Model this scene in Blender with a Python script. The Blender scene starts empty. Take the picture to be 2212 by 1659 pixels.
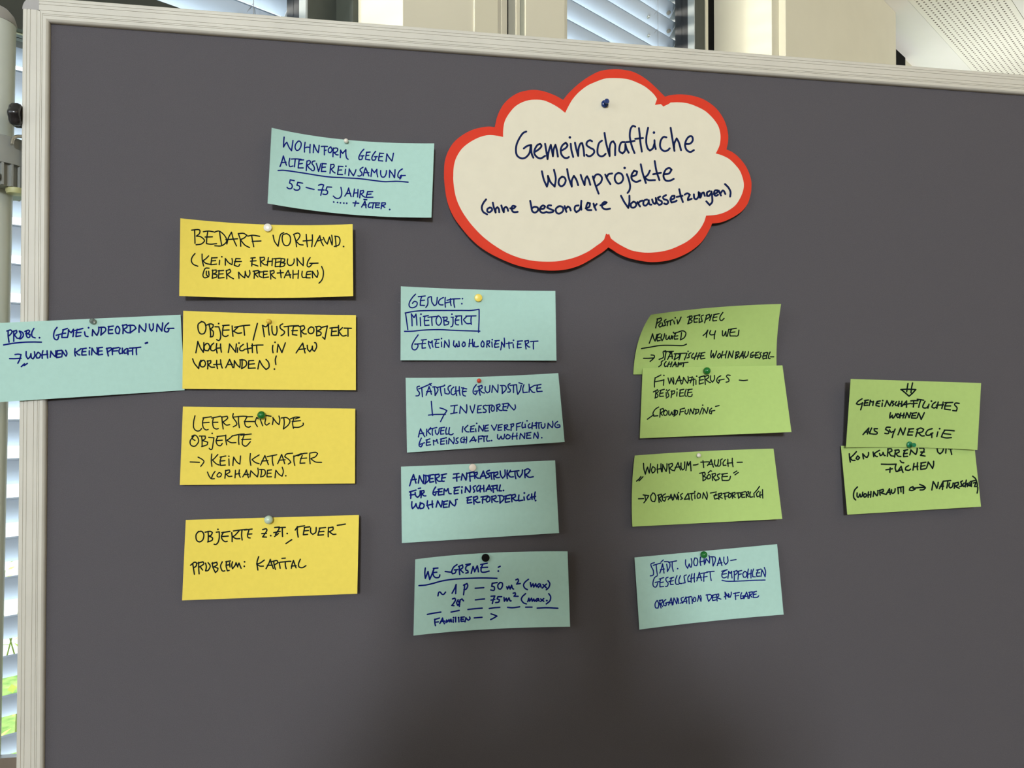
import bpy, bmesh, math, random
import numpy as np
from mathutils import Vector, Matrix
from mathutils.geometry import tessellate_polygon

scene = bpy.context.scene
COL = scene.collection
random.seed(4)

# ------------------------------------------------------------------ camera
# world: the pin board's felt lies in the plane y = 0 (x right, z up, room at y < 0), floor at z = 0
FPX, YAW, PITCH = 1660.0, 0.1668, 0.0135
CAM = np.array([0.3919, -0.9914, 1.4374])
FWD = np.array([math.sin(YAW) * math.cos(PITCH), math.cos(YAW) * math.cos(PITCH), math.sin(PITCH)])
RGT = np.array([math.cos(YAW), -math.sin(YAW), 0.0])
UPV = np.cross(RGT, FWD)
cd = bpy.data.cameras.new('camera')
cd.sensor_width = 36.0
cd.lens = FPX / 2212.0 * 36.0
cd.clip_start = 0.02
cam = bpy.data.objects.new('camera', cd)
COL.objects.link(cam)
cam.matrix_world = Matrix(((RGT[0], UPV[0], -FWD[0], CAM[0]), (RGT[1], UPV[1], -FWD[1], CAM[1]),
                           (RGT[2], UPV[2], -FWD[2], CAM[2]), (0, 0, 0, 1)))
scene.camera = cam

# ------------------------------------------------------------------ light
scene.view_settings.view_transform = 'Standard'
scene.view_settings.look = 'None'
scene.view_settings.gamma = 1.0
scene.view_settings.use_curve_mapping = False
scene.view_settings.exposure = 0.0
scene.cycles.max_bounces = 10
scene.cycles.transparent_max_bounces = 16
scene.cycles.sample_clamp_indirect = 6.0
scene.cycles.caustics_reflective = False
scene.cycles.caustics_refractive = False

world = bpy.data.worlds.new('daylight_sky')
scene.world = world
world.use_nodes = True
wn = world.node_tree
wn.nodes.clear()
w_out = wn.nodes.new('ShaderNodeOutputWorld')
w_bg = wn.nodes.new('ShaderNodeBackground')
w_tc = wn.nodes.new('ShaderNodeTexCoord')
w_sep = wn.nodes.new('ShaderNodeSeparateXYZ')
w_rmp = wn.nodes.new('ShaderNodeValToRGB')
w_map = wn.nodes.new('ShaderNodeMapRange')
w_map.inputs['From Min'].default_value = -0.25
w_map.inputs['From Max'].default_value = 1.0
w_rmp.color_ramp.elements[0].color = (1.0, 1.0, 0.97, 1)
w_rmp.color_ramp.elements[1].color = (0.74, 0.87, 1.0, 1)
w_bg.inputs['Strength'].default_value = 3.2
wn.links.new(w_tc.outputs['Generated'], w_sep.inputs[0])
wn.links.new(w_sep.outputs['Z'], w_map.inputs['Value'])
wn.links.new(w_map.outputs['Result'], w_rmp.inputs['Fac'])
wn.links.new(w_rmp.outputs['Color'], w_bg.inputs['Color'])
wn.links.new(w_bg.outputs[0], w_out.inputs['Surface'])


def aim(ob, loc, target):
    ob.location = loc
    d = Vector(target) - Vector(loc)
    ob.rotation_euler = d.to_track_quat('-Z', 'Y').to_euler()


def area_light(name, loc, target, sx, sy, power, color):
    ld = bpy.data.lights.new(name, 'AREA')
    ld.shape = 'RECTANGLE'
    ld.size, ld.size_y = sx, sy
    ld.energy = power
    ld.color = color
    lo = bpy.data.objects.new(name, ld)
    COL.objects.link(lo)
    aim(lo, loc, target)
    return lo


sd = bpy.data.lights.new('sun', 'SUN')
sd.energy = 9.0
sd.angle = math.radians(11)   # veiled by thin cloud
sd.color = (1.0, 0.94, 0.82)
sun = bpy.data.objects.new('sun', sd)
COL.objects.link(sun)
# the sun stands outside, along the window wall, and shines on past the blinds
sun.rotation_euler = Vector((0.96, -0.044, -0.126)).to_track_quat('-Z', 'Y').to_euler()

# room light from behind the photographer, plus added fill lights without a modelled source
LAMP_A = area_light('far_window_daylight', (-0.80, -7.0, 2.95), (0.45, 0.0, 1.35), 0.75, 0.6, 340.0, (0.90, 0.95, 1.0))
LAMP_B = area_light('unseen_overhead_lamp', (2.6, -2.3, 3.2), (1.0, 0.0, 1.4), 1.6, 0.8, 20.0, (1.0, 0.80, 0.55))
LAMP_C = area_light('left_cool_fill', (-2.4, -2.2, 2.2), (0.1, 0.0, 1.6), 2.0, 1.6, 36.0, (0.80, 0.90, 1.0))  # added cool fill for the board's left side; no window is built there
LAMP_D = area_light('ceiling_fill_light', (3.707, 2.565, 1.6), (3.75, 2.62, 3.3), 0.7, 0.4, 7.0, (0.97, 0.98, 1.0))  # added upward fill for the ceiling in view, with no lamp body
LAMP_D.data.spread = math.radians(95)
LAMP_E = area_light('reveal_fill_light', (-1.55, -1.43, 2.6), (1.75, 1.67, 2.85), 0.5, 0.4, 6.0, (1.0, 0.95, 0.80))  # added narrow beam to brighten the window reveals; no corner window is built
LAMP_E.data.spread = math.radians(36)
LAMP_F = area_light('unseen_overhead_lamp', (4.3, -0.8, 3.1), (2.4, 2.0, 2.85), 0.8, 0.4, 4.5, (1.0, 0.95, 0.80))  # added fill aimed at the wide column to lighten its face
LAMP_F.data.spread = math.radians(75)


# ------------------------------------------------------------------ helpers
def tag(o, label=None, cat=None, group=None, kind=None):
    if label: o['label'] = label
    if cat: o['category'] = cat
    if group: o['group'] = group
    if kind: o['kind'] = kind
    return o


def empty(name, loc, parent=None):
    o = bpy.data.objects.new(name, None)
    COL.objects.link(o)
    o.empty_display_size = 0.05
    o.location = loc
    if parent: o.parent = parent
    return o


class MB:
    """collects world-space geometry and links it as one mesh object"""
    def __init__(self):
        self.v, self.f, self.m = [], [], []

    def add(self, vs, fs, mi=0):
        b = len(self.v)
        self.v.extend([tuple(map(float, p)) for p in vs])
        for f in fs:
            self.f.append(tuple(b + i for i in f))
            self.m.append(mi)

    def box(self, lo, hi, ax=None, mi=0):
        ax = ax or (lambda p: p)
        x0, y0, z0 = lo
        x1, y1, z1 = hi
        vs = [ax(p) for p in [(x0, y0, z0), (x1, y0, z0), (x1, y1, z0), (x0, y1, z0),
                              (x0, y0, z1), (x1, y0, z1), (x1, y1, z1), (x0, y1, z1)]]
        self.add(vs, [(0, 3, 2, 1), (4, 5, 6, 7), (0, 1, 5, 4), (1, 2, 6, 5), (2, 3, 7, 6), (3, 0, 4, 7)], mi)

    def tube(self, pts, r, n=12, mi=0, caps=True):
        pts = [Vector(p) for p in pts]
        rs = r if isinstance(r, (list, tuple)) else [r] * len(pts)
        b, vs, fs = None, [], []
        for i, p in enumerate(pts):
            t = (pts[min(i + 1, len(pts) - 1)] - pts[max(i - 1, 0)]).normalized()
            a = Vector((0, 0, 1)) if abs(t.z) < 0.9 else Vector((0, 1, 0))
            if b is None: b = t.cross(a).normalized()
            b = (b - t * b.dot(t)).normalized()
            c = t.cross(b)
            for k in range(n):
                th = 2 * math.pi * k / n
                vs.append(p + (b * math.cos(th) + c * math.sin(th)) * rs[i])
        for i in range(len(pts) - 1):
            for k in range(n):
                fs.append((i * n + k, i * n + (k + 1) % n, (i + 1) * n + (k + 1) % n, (i + 1) * n + k))
        if caps:
            fs.append(tuple(range(n - 1, -1, -1)))
            fs.append(tuple((len(pts) - 1) * n + k for k in range(n)))
        self.add(vs, fs, mi)

    def lathe(self, prof, origin, axis, n=28, mi=0):
        """prof: (radius, height along axis)"""
        o, a = Vector(origin), Vector(axis).normalized()
        h = Vector((0, 0, 1)) if abs(a.z) < 0.9 else Vector((1, 0, 0))
        b = a.cross(h).normalized()
        c = a.cross(b)
        vs, fs = [], []
        for r, z in prof:
            for k in range(n):
                th = 2 * math.pi * k / n
                vs.append(o + a * z + (b * math.cos(th) + c * math.sin(th)) * max(r, 1e-5))
        for i in range(len(prof) - 1):
            for k in range(n):
                fs.append((i * n + k, i * n + (k + 1) % n, (i + 1) * n + (k + 1) % n, (i + 1) * n + k))
        fs.append(tuple(range(n - 1, -1, -1)))
        fs.append(tuple((len(prof) - 1) * n + k for k in range(n)))
        self.add(vs, fs, mi)

    def build(self, name, mats, parent=None, smooth=False, bevel=0.0, fix=True, angle=35):
        me = bpy.data.meshes.new(name)
        vs = self.v
        base = Vector((0, 0, 0))
        if parent is None and vs:
            a = np.array(vs)
            base = Vector(((a[:, 0].min() + a[:, 0].max()) / 2, (a[:, 1].min() + a[:, 1].max()) / 2, a[:, 2].min()))
        else:
            base = Vector(WORLD_AT.get(parent.name, (0, 0, 0)))
        me.from_pydata([tuple(Vector(p) - base) for p in vs], [], self.f)
        for m in (mats if isinstance(mats, (list, tuple)) else [mats]):
            me.materials.append(m)
        me.polygons.foreach_set('material_index', self.m)
        if fix or bevel:
            bm = bmesh.new()
            bm.from_mesh(me)
            if fix: bmesh.ops.recalc_face_normals(bm, faces=bm.faces)
            if bevel:
                bmesh.ops.bevel(bm, geom=bm.edges[:], offset=bevel, segments=2, affect='EDGES', profile=0.7)
            bm.to_mesh(me)
            bm.free()
        if smooth:
            me.polygons.foreach_set('use_smooth', [True] * len(me.polygons))
            me.set_sharp_from_angle(angle=math.radians(angle))
        me.update()
        o = bpy.data.objects.new(name, me)
        COL.objects.link(o)
        if parent:
            o.parent = parent
            WORLD_AT[o.name] = tuple(base)
        else:
            o.location = base
            WORLD_AT[o.name] = tuple(base)
        return o


WORLD_AT = {}          # world position of every object's origin (parents are only ever translated)


def thing(name, loc, label, cat, group=None):
    o = empty(name, loc)
    WORLD_AT[o.name] = tuple(loc)
    return tag(o, label, cat, group)


# ------------------------------------------------------------------ materials
def mat(name, color, rough=0.6, metal=0.0, spec=0.5, var=0.0, vscale=40.0, bump=0.0, bscale=400.0, color2=None,
        transmission=0.0, coat=0.0, stretch=None):
    m = bpy.data.materials.new(name)
    m.use_nodes = True
    nt = m.node_tree
    p = nt.nodes['Principled BSDF']
    p.inputs['Base Color'].default_value = (*color, 1)
    p.inputs['Roughness'].default_value = rough
    p.inputs['Metallic'].default_value = metal
    p.inputs['Specular IOR Level'].default_value = spec
    p.inputs['Transmission Weight'].default_value = transmission
    p.inputs['Coat Weight'].default_value = coat
    tc = nt.nodes.new('ShaderNodeTexCoord')
    src = tc.outputs['Object']
    if stretch:
        mp = nt.nodes.new('ShaderNodeMapping')
        mp.inputs['Scale'].default_value = stretch
        nt.links.new(src, mp.inputs['Vector'])
        src = mp.outputs['Vector']
    if var:
        n = nt.nodes.new('ShaderNodeTexNoise')
        n.inputs['Scale'].default_value = vscale
        n.inputs['Detail'].default_value = 5.0
        nt.links.new(src, n.inputs['Vector'])
        r = nt.nodes.new('ShaderNodeValToRGB')
        c2 = color2 or tuple(min(1, c * (1 + var)) for c in color)
        c1 = tuple(c * (1 - var) for c in color) if not color2 else color
        r.color_ramp.elements[0].color = (*c1, 1)
        r.color_ramp.elements[1].color = (*c2, 1)
        r.color_ramp.elements[0].position = 0.3
        r.color_ramp.elements[1].position = 0.7
        nt.links.new(n.outputs['Fac'], r.inputs['Fac'])
        nt.links.new(r.outputs['Color'], p.inputs['Base Color'])
    if bump:
        n2 = nt.nodes.new('ShaderNodeTexNoise')
        n2.inputs['Scale'].default_value = bscale
        n2.inputs['Detail'].default_value = 3.0
        nt.links.new(src, n2.inputs['Vector'])
        b = nt.nodes.new('ShaderNodeBump')
        b.inputs['Strength'].default_value = bump
        b.inputs['Distance'].default_value = 0.001
        nt.links.new(n2.outputs['Fac'], b.inputs['Height'])
        nt.links.new(b.outputs['Normal'], p.inputs['Normal'])
    return m


M = {}
M['felt'] = mat('charcoal_felt', (0.094, 0.088, 0.096), 0.95, spec=0.1, var=0.15, vscale=1300, bump=0.4, bscale=1500)
M['alu'] = mat('satin_aluminium_paint', (0.55, 0.53, 0.46), 0.42, spec=0.4, var=0.05, vscale=14, bump=0.05, bscale=120)
M['cap'] = mat('grey_plastic', (0.33, 0.32, 0.305), 0.5, var=0.05)
M['post'] = mat('pale_grey_coating', (0.56, 0.60, 0.55), 0.35, spec=0.5, var=0.03, vscale=20)
M['collar'] = mat('grey_green_plastic', (0.27, 0.285, 0.265), 0.5, var=0.05)
M['black'] = mat('black_plastic', (0.012, 0.012, 0.014), 0.25, spec=0.6, var=0.1)
M['steel'] = mat('bare_steel', (0.55, 0.54, 0.50), 0.3, metal=1.0, var=0.06)
M['yplastic'] = mat('yellow_plastic', (0.86, 0.84, 0.42), 0.45, var=0.05, transmission=0.6)
M['yellow'] = mat('yellow_card', (0.77, 0.62, 0.10), 0.8, spec=0.2, var=0.02, vscale=160, bump=0.12, bscale=1500)
M['blue'] = mat('pale_blue_card', (0.385, 0.595, 0.53), 0.8, spec=0.2, var=0.02, vscale=160, bump=0.12, bscale=1500)
M['green'] = mat('green_card', (0.39, 0.545, 0.17), 0.8, spec=0.2, var=0.02, vscale=160, bump=0.12, bscale=1500)
M['white'] = mat('white_card', (0.70, 0.655, 0.52), 0.75, spec=0.2, var=0.015, vscale=60, bump=0.08, bscale=1200)
M['red'] = mat('red_print', (0.62, 0.036, 0.012), 0.7, spec=0.25, var=0.03)
M['ink_blue'] = mat('blue_marker_ink', (0.002, 0.007, 0.15), 0.7, spec=0.08, var=0.25, vscale=90)
M['ink_black'] = mat('black_marker_ink', (0.003, 0.008, 0.009), 0.7, spec=0.08, var=0.25, vscale=90)
M['ink_navy'] = mat('navy_marker_ink', (0.005, 0.013, 0.070), 0.7, spec=0.08, var=0.3, vscale=90)
M['wall'] = mat('cream_wall_paint', (0.68, 0.65, 0.53), 0.75, spec=0.3, var=0.02, vscale=6, bump=0.05, bscale=300)
M['panel'] = mat('cream_panel', (0.66, 0.63, 0.50), 0.55, var=0.02, vscale=5)
M['trim'] = mat('beige_trim', (0.57, 0.54, 0.44), 0.5, var=0.03)
M['gtrim'] = mat('grey_green_trim', (0.46, 0.475, 0.39), 0.5, var=0.03)
M['dark'] = mat('anthracite_frame', (0.035, 0.042, 0.036), 0.5, var=0.1)
M['rubber'] = mat('black_rubber', (0.012, 0.013, 0.015), 0.5, var=0.1)
M['lgrey'] = mat('grey_aluminium', (0.36, 0.39, 0.39), 0.45, var=0.04)
M['bluegrey'] = mat('blue_grey_seal', (0.13, 0.15, 0.19), 0.45, var=0.06)
M['gap'] = mat('black_recess', (0.004, 0.004, 0.004), 0.9, spec=0.1, var=0.1)
M['slat'] = mat('pale_blind_aluminium', (0.62, 0.69, 0.80), 0.4, var=0.02, vscale=8)
M['clip'] = mat('brown_clip_plastic', (0.24, 0.21, 0.18), 0.6, var=0.08)
M['rail'] = mat('dull_grey_rail', (0.20, 0.21, 0.22), 0.6, var=0.05)
M['cord'] = mat('grey_cord', (0.35, 0.36, 0.38), 0.7, var=0.1)
M['ceil'] = mat('white_ceiling_paint', (0.78, 0.765, 0.70), 0.85, spec=0.2, var=0.015, vscale=4)
M['floor'] = mat('brown_carpet', (0.16, 0.11, 0.07), 0.95, spec=0.1, var=0.2, vscale=60, bump=0.4, bscale=200)


def glass():
    m = bpy.data.materials.new('clear_pane')
    m.use_nodes = True
    nt = m.node_tree
    nt.nodes.clear()
    o = nt.nodes.new('ShaderNodeOutputMaterial')
    t = nt.nodes.new('ShaderNodeBsdfTransparent')
    t.inputs['Color'].default_value = (0.97, 0.98, 0.98, 1)
    g = nt.nodes.new('ShaderNodeBsdfGlossy')
    g.inputs['Roughness'].default_value = 0.02
    f = nt.nodes.new('ShaderNodeMath')
    f.operation = 'POWER'
    lw = nt.nodes.new('ShaderNodeLayerWeight')
    lw.inputs['Blend'].default_value = 0.5
    nt.links.new(lw.outputs['Facing'], f.inputs[0])
    f.inputs[1].default_value = 5.0
    x = nt.nodes.new('ShaderNodeMixShader')
    nt.links.new(f.outputs[0], x.inputs[0])
    nt.links.new(t.outputs[0], x.inputs[1])
    nt.links.new(g.outputs[0], x.inputs[2])
    nt.links.new(x.outputs[0], o.inputs['Surface'])
    return m


M['glass'] = glass()
# ------------------------------------------------------------------ the place behind the board
# the window wall stands at 36 degrees to the board: s runs along it, d towards the room, d = 0 at the outside blinds
AZ = math.radians(54.0)
WDIR = np.array([math.sin(AZ), math.cos(AZ), 0.0])
NDIR = np.array([math.cos(AZ), -math.sin(AZ), 0.0])
WORG = np.array([-0.294, 0.585, 0.0])


def W(p):
    return WORG + WDIR * p[0] + NDIR * p[1] + np.array([0, 0, p[2]])


CEIL = 3.3
HEAD, SILL = 3.29, 0.30
DF = 0.38                                   # inner face of the window wall


def wbox(name, s, d, z, m, kind='structure', parent=None, bevel=0.0):
    b = MB()
    b.box((s[0], d[0], z[0]), (s[1], d[1], z[1]), ax=W)
    o = b.build(name, m, parent, bevel=bevel)
    if kind and not parent: o['kind'] = kind
    return o


wbox('floor', (-7.2, 9.5), (-0.10, 7.2), (-0.06, 0.0), M['floor'])
# ceiling: a plain edge strip, a perforated panel, then plain panels
cb = MB()
cb.box((-7.2, -0.10, CEIL), (9.5, 0.488, CEIL + 0.05), ax=W)
cb.box((-7.2, 0.84, CEIL), (9.5, 7.2, CEIL + 0.05), ax=W)
ceiling = cb.build('ceiling', M['ceil'])
ceiling['kind'] = 'structure'


def perforated():
    m = bpy.data.materials.new('perforated_ceiling_board')
    m.use_nodes = True
    nt = m.node_tree
    p = nt.nodes['Principled BSDF']
    p.inputs['Roughness'].default_value = 0.85
    tc = nt.nodes.new('ShaderNodeTexCoord')
    rot = nt.nodes.new('ShaderNodeMapping')
    rot.inputs['Rotation'].default_value = (0, 0, -math.atan2(WDIR[1], WDIR[0]))
    nt.links.new(tc.outputs['Object'], rot.inputs['Vector'])
    sep = nt.nodes.new('ShaderNodeSeparateXYZ')
    nt.links.new(rot.outputs['Vector'], sep.inputs[0])

    def mth(op, a, b=None):
        n = nt.nodes.new('ShaderNodeMath')
        n.operation = op
        for i, v in enumerate((a, b)):
            if v is None: continue
            if isinstance(v, (int, float)): n.inputs[i].default_value = v
            else: nt.links.new(v, n.inputs[i])
        return n.outputs[0]

    def cell(v, pitch, half):
        f = mth('FRACT', mth('DIVIDE', v, pitch))
        return mth('LESS_THAN', mth('ABSOLUTE', mth('SUBTRACT', f, 0.5)), half)
    hole = mth('MULTIPLY', cell(sep.outputs['X'], 0.0285, 0.19), cell(sep.outputs['Y'], 0.0228, 0.17))
    inside = mth('LESS_THAN', mth('ABSOLUTE', sep.outputs['Y']), 0.0228 * 7)
    hole = mth('MULTIPLY', hole, inside)
    mx = nt.nodes.new('ShaderNodeMix')
    mx.data_type = 'RGBA'
    mx.inputs[6].default_value = (0.80, 0.78, 0.68, 1)
    mx.inputs[7].default_value = (0.15, 0.125, 0.095, 1)
    nt.links.new(hole, mx.inputs[0])
    nt.links.new(mx.outputs[2], p.inputs['Base Color'])
    return m


wbox('ceiling_perforated', (-7.2, 9.5), (0.489, 0.838), (CEIL - 0.0004, CEIL + 0.03), perforated())
wbox('trim_21', (4.175, 9.4), (0.238, 0.264), (3.268, CEIL), M['panel'])
wbox('trim_22', (3.57, 4.172), (0.170, 0.272), (3.20, CEIL), M['gap'])

WALLS = MB()
# spandrel under and a strip over the windows, then the piers between them
WALLS.box((-7.2, -0.05, 0.0), (9.5, DF, SILL), ax=W)
WALLS.box((-7.2, -0.05, HEAD), (9.5, 0.15, CEIL), ax=W)
SJ = [0.53, 2.18, 4.75]                     # right-hand sash of each window
PIERS = [(-7.2, -0.72), (0.622, 1.20), (2.338, 3.567), (5.0, 6.0)]
for a, b in PIERS[:1] + PIERS[2:]:
    WALLS.box((a, -0.05, SILL), (b, DF, HEAD), ax=W)
WALLS.box((0.622, -0.05, SILL), (1.20, 0.345, HEAD), ax=W)
wall_back = WALLS.build('wall_back', M['wall'])
wall_back['kind'] = 'structure'
wbox('wall_column', (2.387, 3.598), (DF, 0.408), (0.0, CEIL), M['wall'], bevel=0.004)
wbox('trim_23', (2.332, 2.338), (0.312, DF), (SILL, HEAD), M['wall'])
wbox('wall_right', (9.5, 9.6), (-0.1, 7.2), (0, CEIL), M['wall'])
wbox('wall_left', (-7.3, -7.2), (-0.1, 7.2), (0, CEIL), M['wall'])
wbox('wall_front', (-7.3, 9.6), (7.2, 7.3), (0, CEIL), M['wall'])


def s_of(px, d):
    """where along the window wall the sight line through picture column px meets depth d"""
    D = FWD + (px - 1106.0) / FPX * RGT
    P = WORG + NDIR * d
    t = ((P - CAM) @ NDIR) / (D @ NDIR)
    return float((CAM + D * t - WORG) @ WDIR)


# cladding of the first pier: boards, a door edge and a dark service slot
TR = 0
for p0, p1, dd, m in [(870, 1022.6, DF, 'wall'), (1025, 1075, DF + 0.004, 'panel'), (1075, 1084, DF, 'trim'),
                      (1084, 1095.5, DF + 0.003, 'trim'), (1115.5, 1123, DF, 'panel'), (1124.5, 1136, DF - 0.004, 'gtrim'),
                      (1136, 1220, DF, 'wall')]:
    TR += 1
    s0 = s_of(p0, dd) if p0 != 870 else 0.622
    wbox('trim_%d' % TR, (s0, s_of(p1, dd)), (0.345, dd), (SILL, HEAD), M[m])
for p0, p1 in [(1022.6, 1025), (1095.5, 1115.5), (1123, 1124.5)]:
    TR += 1
    wbox('trim_%d' % TR, (s_of(p0, DF) - 0.002, s_of(p1, DF) + 0.002), (0.345, 0.352), (SILL, HEAD), M['gap'])

LEFT = [-0.72, 1.20, 3.567]
for k in range(3):
    sj, sl = SJ[k], LEFT[k]
    w = empty('window_%d' % (k + 1), W(((sj + sl) / 2, 0.1, SILL)))
    WORLD_AT[w.name] = tuple(W(((sj + sl) / 2, 0.1, SILL)))
    w['kind'] = 'structure'
    b = MB()
    pr = PIERS[k + 1][0]
    b.box((sj + 0.004, 0.06, SILL), (sj + 0.078, 0.146, HEAD), ax=W)          # right stile
    b.box((sl, 0.06, SILL), (sl + 0.08, 0.146, HEAD), ax=W)                   # left stile
    b.box((sl, 0.06, HEAD - 0.09), (sj + 0.05, 0.14, HEAD), ax=W)
    b.box((sl, 0.06, SILL), (sj + 0.05, 0.14, SILL + 0.09), ax=W)
    b.box((sl + 0.08, 0.128, 2.07), (sj, 0.145, 2.205), ax=W)                 # transom face
    b.box((sl + 0.08, 0.06, 2.10), (sj, 0.128, 2.205), ax=W)
    if k == 0:
        b.box((sj + 0.078, 0.0, SILL), (pr, 0.215, HEAD), ax=W)               # dark reveal lining
    b.build('frame', M['dark'], w)
    b = MB()
    b.box((sj, 0.06, SILL), (sj + 0.004, 0.117, HEAD), ax=W)
    b.box((sl + 0.08, 0.06, 2.07), (sj, 0.09, 2.10), ax=W)
    b.build('gasket', M['rubber'], w)
    b = MB()
    b.box((sj - 0.001, 0.117, SILL), (sj + 0.004, 0.145, HEAD), ax=W)
    b.build('edge_strip', M['lgrey'], w)
    b = MB()
    b.box((sl + 0.08, 0.09, 2.07), (sj, 0.103, 2.10), ax=W)
    b.box((sl + 0.08, 0.106, 2.07), (sj, 0.121, 2.10), ax=W)
    b.build('transom_seal', M['bluegrey'], w)
    b = MB()
    b.box((sl + 0.08, 0.1215, 2.069), (sj, 0.128, 2.10), ax=W)
    b.build('transom_edge', M['panel'], w)
    if k:
        b = MB()
        b.box((s_of(1527, 0.15) if k == 1 else sj + 0.085, 0.06, SILL), (s_of(1532.5, 0.15) if k == 1 else sj + 0.1, 0.15, HEAD), ax=W)
        b.build('lining_bead', M['panel'], w)
        b = MB()
        b.box((sj + 0.078, 0.05, SILL), (pr, 0.138, HEAD), ax=W)
        b.build('dark_joint', M['gap'], w)
    b = MB()
    b.box((sl + 0.08, 0.088, SILL + 0.09), (sj, 0.092, HEAD - 0.09), ax=W)
    b.build('pane', M['glass'], w)

# ------------------------------------------------------------------ outside blinds
PITCH_S = 0.0725


def blind(k, label, s0, s1, group, cord, eyes):
    t = thing('venetian_blind', W(((s0 + s1) / 2, 0, SILL)), label, 'blind', group)
    b = MB()
    prof = []
    for i in range(9):                       # a bowed slat with a rolled bead on both long edges
        u = i / 8 - 0.5
        bow = 0.004 * (1 - (2 * u) ** 2)
        prof.append((0.0374 * u + 0.81 * bow, 0.0511 * u - 0.59 * bow))
    prof = [(prof[0][0] - 0.0022, prof[0][1] + 0.0026)] + prof + [(prof[-1][0] + 0.0026, prof[-1][1] - 0.0020)]
    n = len(prof)
    z = SILL + 0.05
    while z < HEAD - 0.02:
        vs = []
        for s in (s0, s1):
            for q in prof: vs.append(W((s, q[0], z + q[1])))
            for q in reversed(prof): vs.append(W((s, q[0] - 0.0006, z + q[1] + 0.0009)))
        m2 = 2 * n
        fs = [(i, (i + 1) % m2, m2 + (i + 1) % m2, m2 + i) for i in range(m2)]
        fs += [tuple(range(m2 - 1, -1, -1)), tuple(range(m2, 2 * m2))]
        b.add(vs, fs)
        z += PITCH_S
    b.build('slats', M['slat'], t, smooth=True, angle=60)
    c = MB()
    for s in (cord, s0 + 0.16):
        for dd in (-0.022, 0.0235):
            c.tube([W((s, dd, SILL + 0.02)), W((s, dd, HEAD))], 0.0009, 6)
        z = SILL + 0.05
        while z < HEAD - 0.02:
            c.tube([W((s, 0.0235, z + 0.03)), W((s - 0.018, 0.0, z - 0.006))], 0.0007, 5)
            z += PITCH_S
    c.build('ladder_cord', M['cord'], t)
    s_eye, r_eye, z_lo, z_hi = eyes
    z = SILL + 0.05
    while z < HEAD - 0.02:
        if z_lo < z < z_hi:
            c = MB()
            n = (NDIR * 0.55 - np.array([0, 0, .83]))
            c.lathe([(r_eye * .45, 0.0), (r_eye * .55, -0.001), (r_eye, 0.0), (r_eye * 1.05, 0.0015), (r_eye * .9, 0.003), (r_eye * .5, 0.0028), (r_eye * .45, 0.001)],
                    W((s_eye, 0.004, z - 0.004)), n, 20)
            c.build('cord_eyelet', M['steel'], t, smooth=True)
            c = MB()
            c.lathe([(0.006, 0), (0.009, 0.001), (0.009, 0.005), (0.004, 0.006)], W((s1 - 0.030, 0.004, z - 0.010)), n, 16)
            c.build('guide_pin', M['clip'], t, smooth=True)
        z += PITCH_S
    c = MB()
    c.box((s1 + 0.001, -0.02, SILL), (s1 + 0.012, 0.02, HEAD), ax=W)
    c.build('guide_rail', M['rail'], t)


blind(0, 'pale venetian blind outside the window behind the left edge of the board', -0.70, 0.566, 'venetian blinds', s_of(543.7, 0.0235), (s_of(516, 0.0), 0.0075, 2.24, 2.34))
blind(1, 'pale venetian blind outside the window above the red-edged cloud card', 1.19, 2.25, 'venetian blinds', s_of(1423.5, 0.0235), (s_of(1401, 0.0), 0.0065, 2.70, 3.0))
blind(2, 'pale venetian blind outside the farthest window behind the wide column', 3.63, 4.76, 'venetian blinds', 4.6, (4.5, 0.0065, 2.9, 3.0))

# ------------------------------------------------------------------ garden outside
lawn = MB()
lawn.add([W((-30, -40, -0.27)), W((40, -40, -0.27)), W((40, -0.3, -0.27)), W((-30, -0.3, -0.27))], [(0, 1, 2, 3)])
lw = lawn.build('ground', mat('pale_paving', (0.48, 0.47, 0.44), 0.9, var=0.06, vscale=3))
lw['kind'] = 'structure'
lawn = MB()
lawn.box((-8, -3.7, -0.27), (12, -0.4, -0.24), ax=W)
lw = lawn.build('lawn', mat('sunlit_grass', (0.07, 0.19, 0.015), 0.9, var=0.5, vscale=14, color2=(0.30, 0.42, 0.10)))
tag(lw, 'strip of sunlit grass outside, below the left blind', 'lawn', kind='stuff')
sh = thing('leafy_shrub', W((0.33, -1.5, -0.24)), 'sunlit green shrub outside, glimpsed through the slats of the left blind', 'shrub')
b = MB()
rng = np.random.default_rng(3)
for i in range(420):
    c = np.array([rng.normal(0.33, 0.34), rng.normal(-1.5, 0.2), rng.uniform(-0.02, 0.85)])
    a, l = rng.uniform(0, 6.28), rng.uniform(0.03, 0.06)
    dx = np.array([math.cos(a), math.sin(a), rng.uniform(-.5, .8)]) * l
    dy = np.array([-math.sin(a), math.cos(a), rng.uniform(-.4, .4)]) * l * 0.3
    P = [c, c + dx * .5 + dy, c + dx, c + dx * .5 - dy]
    b.add([W(p) for p in P], [(0, 1, 2, 3)])
b.build('foliage', mat('leaf_green', (0.26, 0.42, 0.03), 0.6, var=0.4, vscale=12, color2=(0.55, 0.66, 0.08)), sh, fix=False)
b = MB()
for i in range(7):
    x, y = rng.normal(0.33, 0.08), rng.normal(-1.5, 0.06)
    b.tube([W((x, y, -0.228)), W((x + rng.normal(0, .1), y + rng.normal(0, .08), 0.3)), W((x + rng.normal(0, .2), y + rng.normal(0, .12), 0.8))], [0.005, 0.0035, 0.0015], 6)
b.build('stems', mat('green_stem', (0.16, 0.22, 0.06), 0.9, var=0.2), sh)
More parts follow.
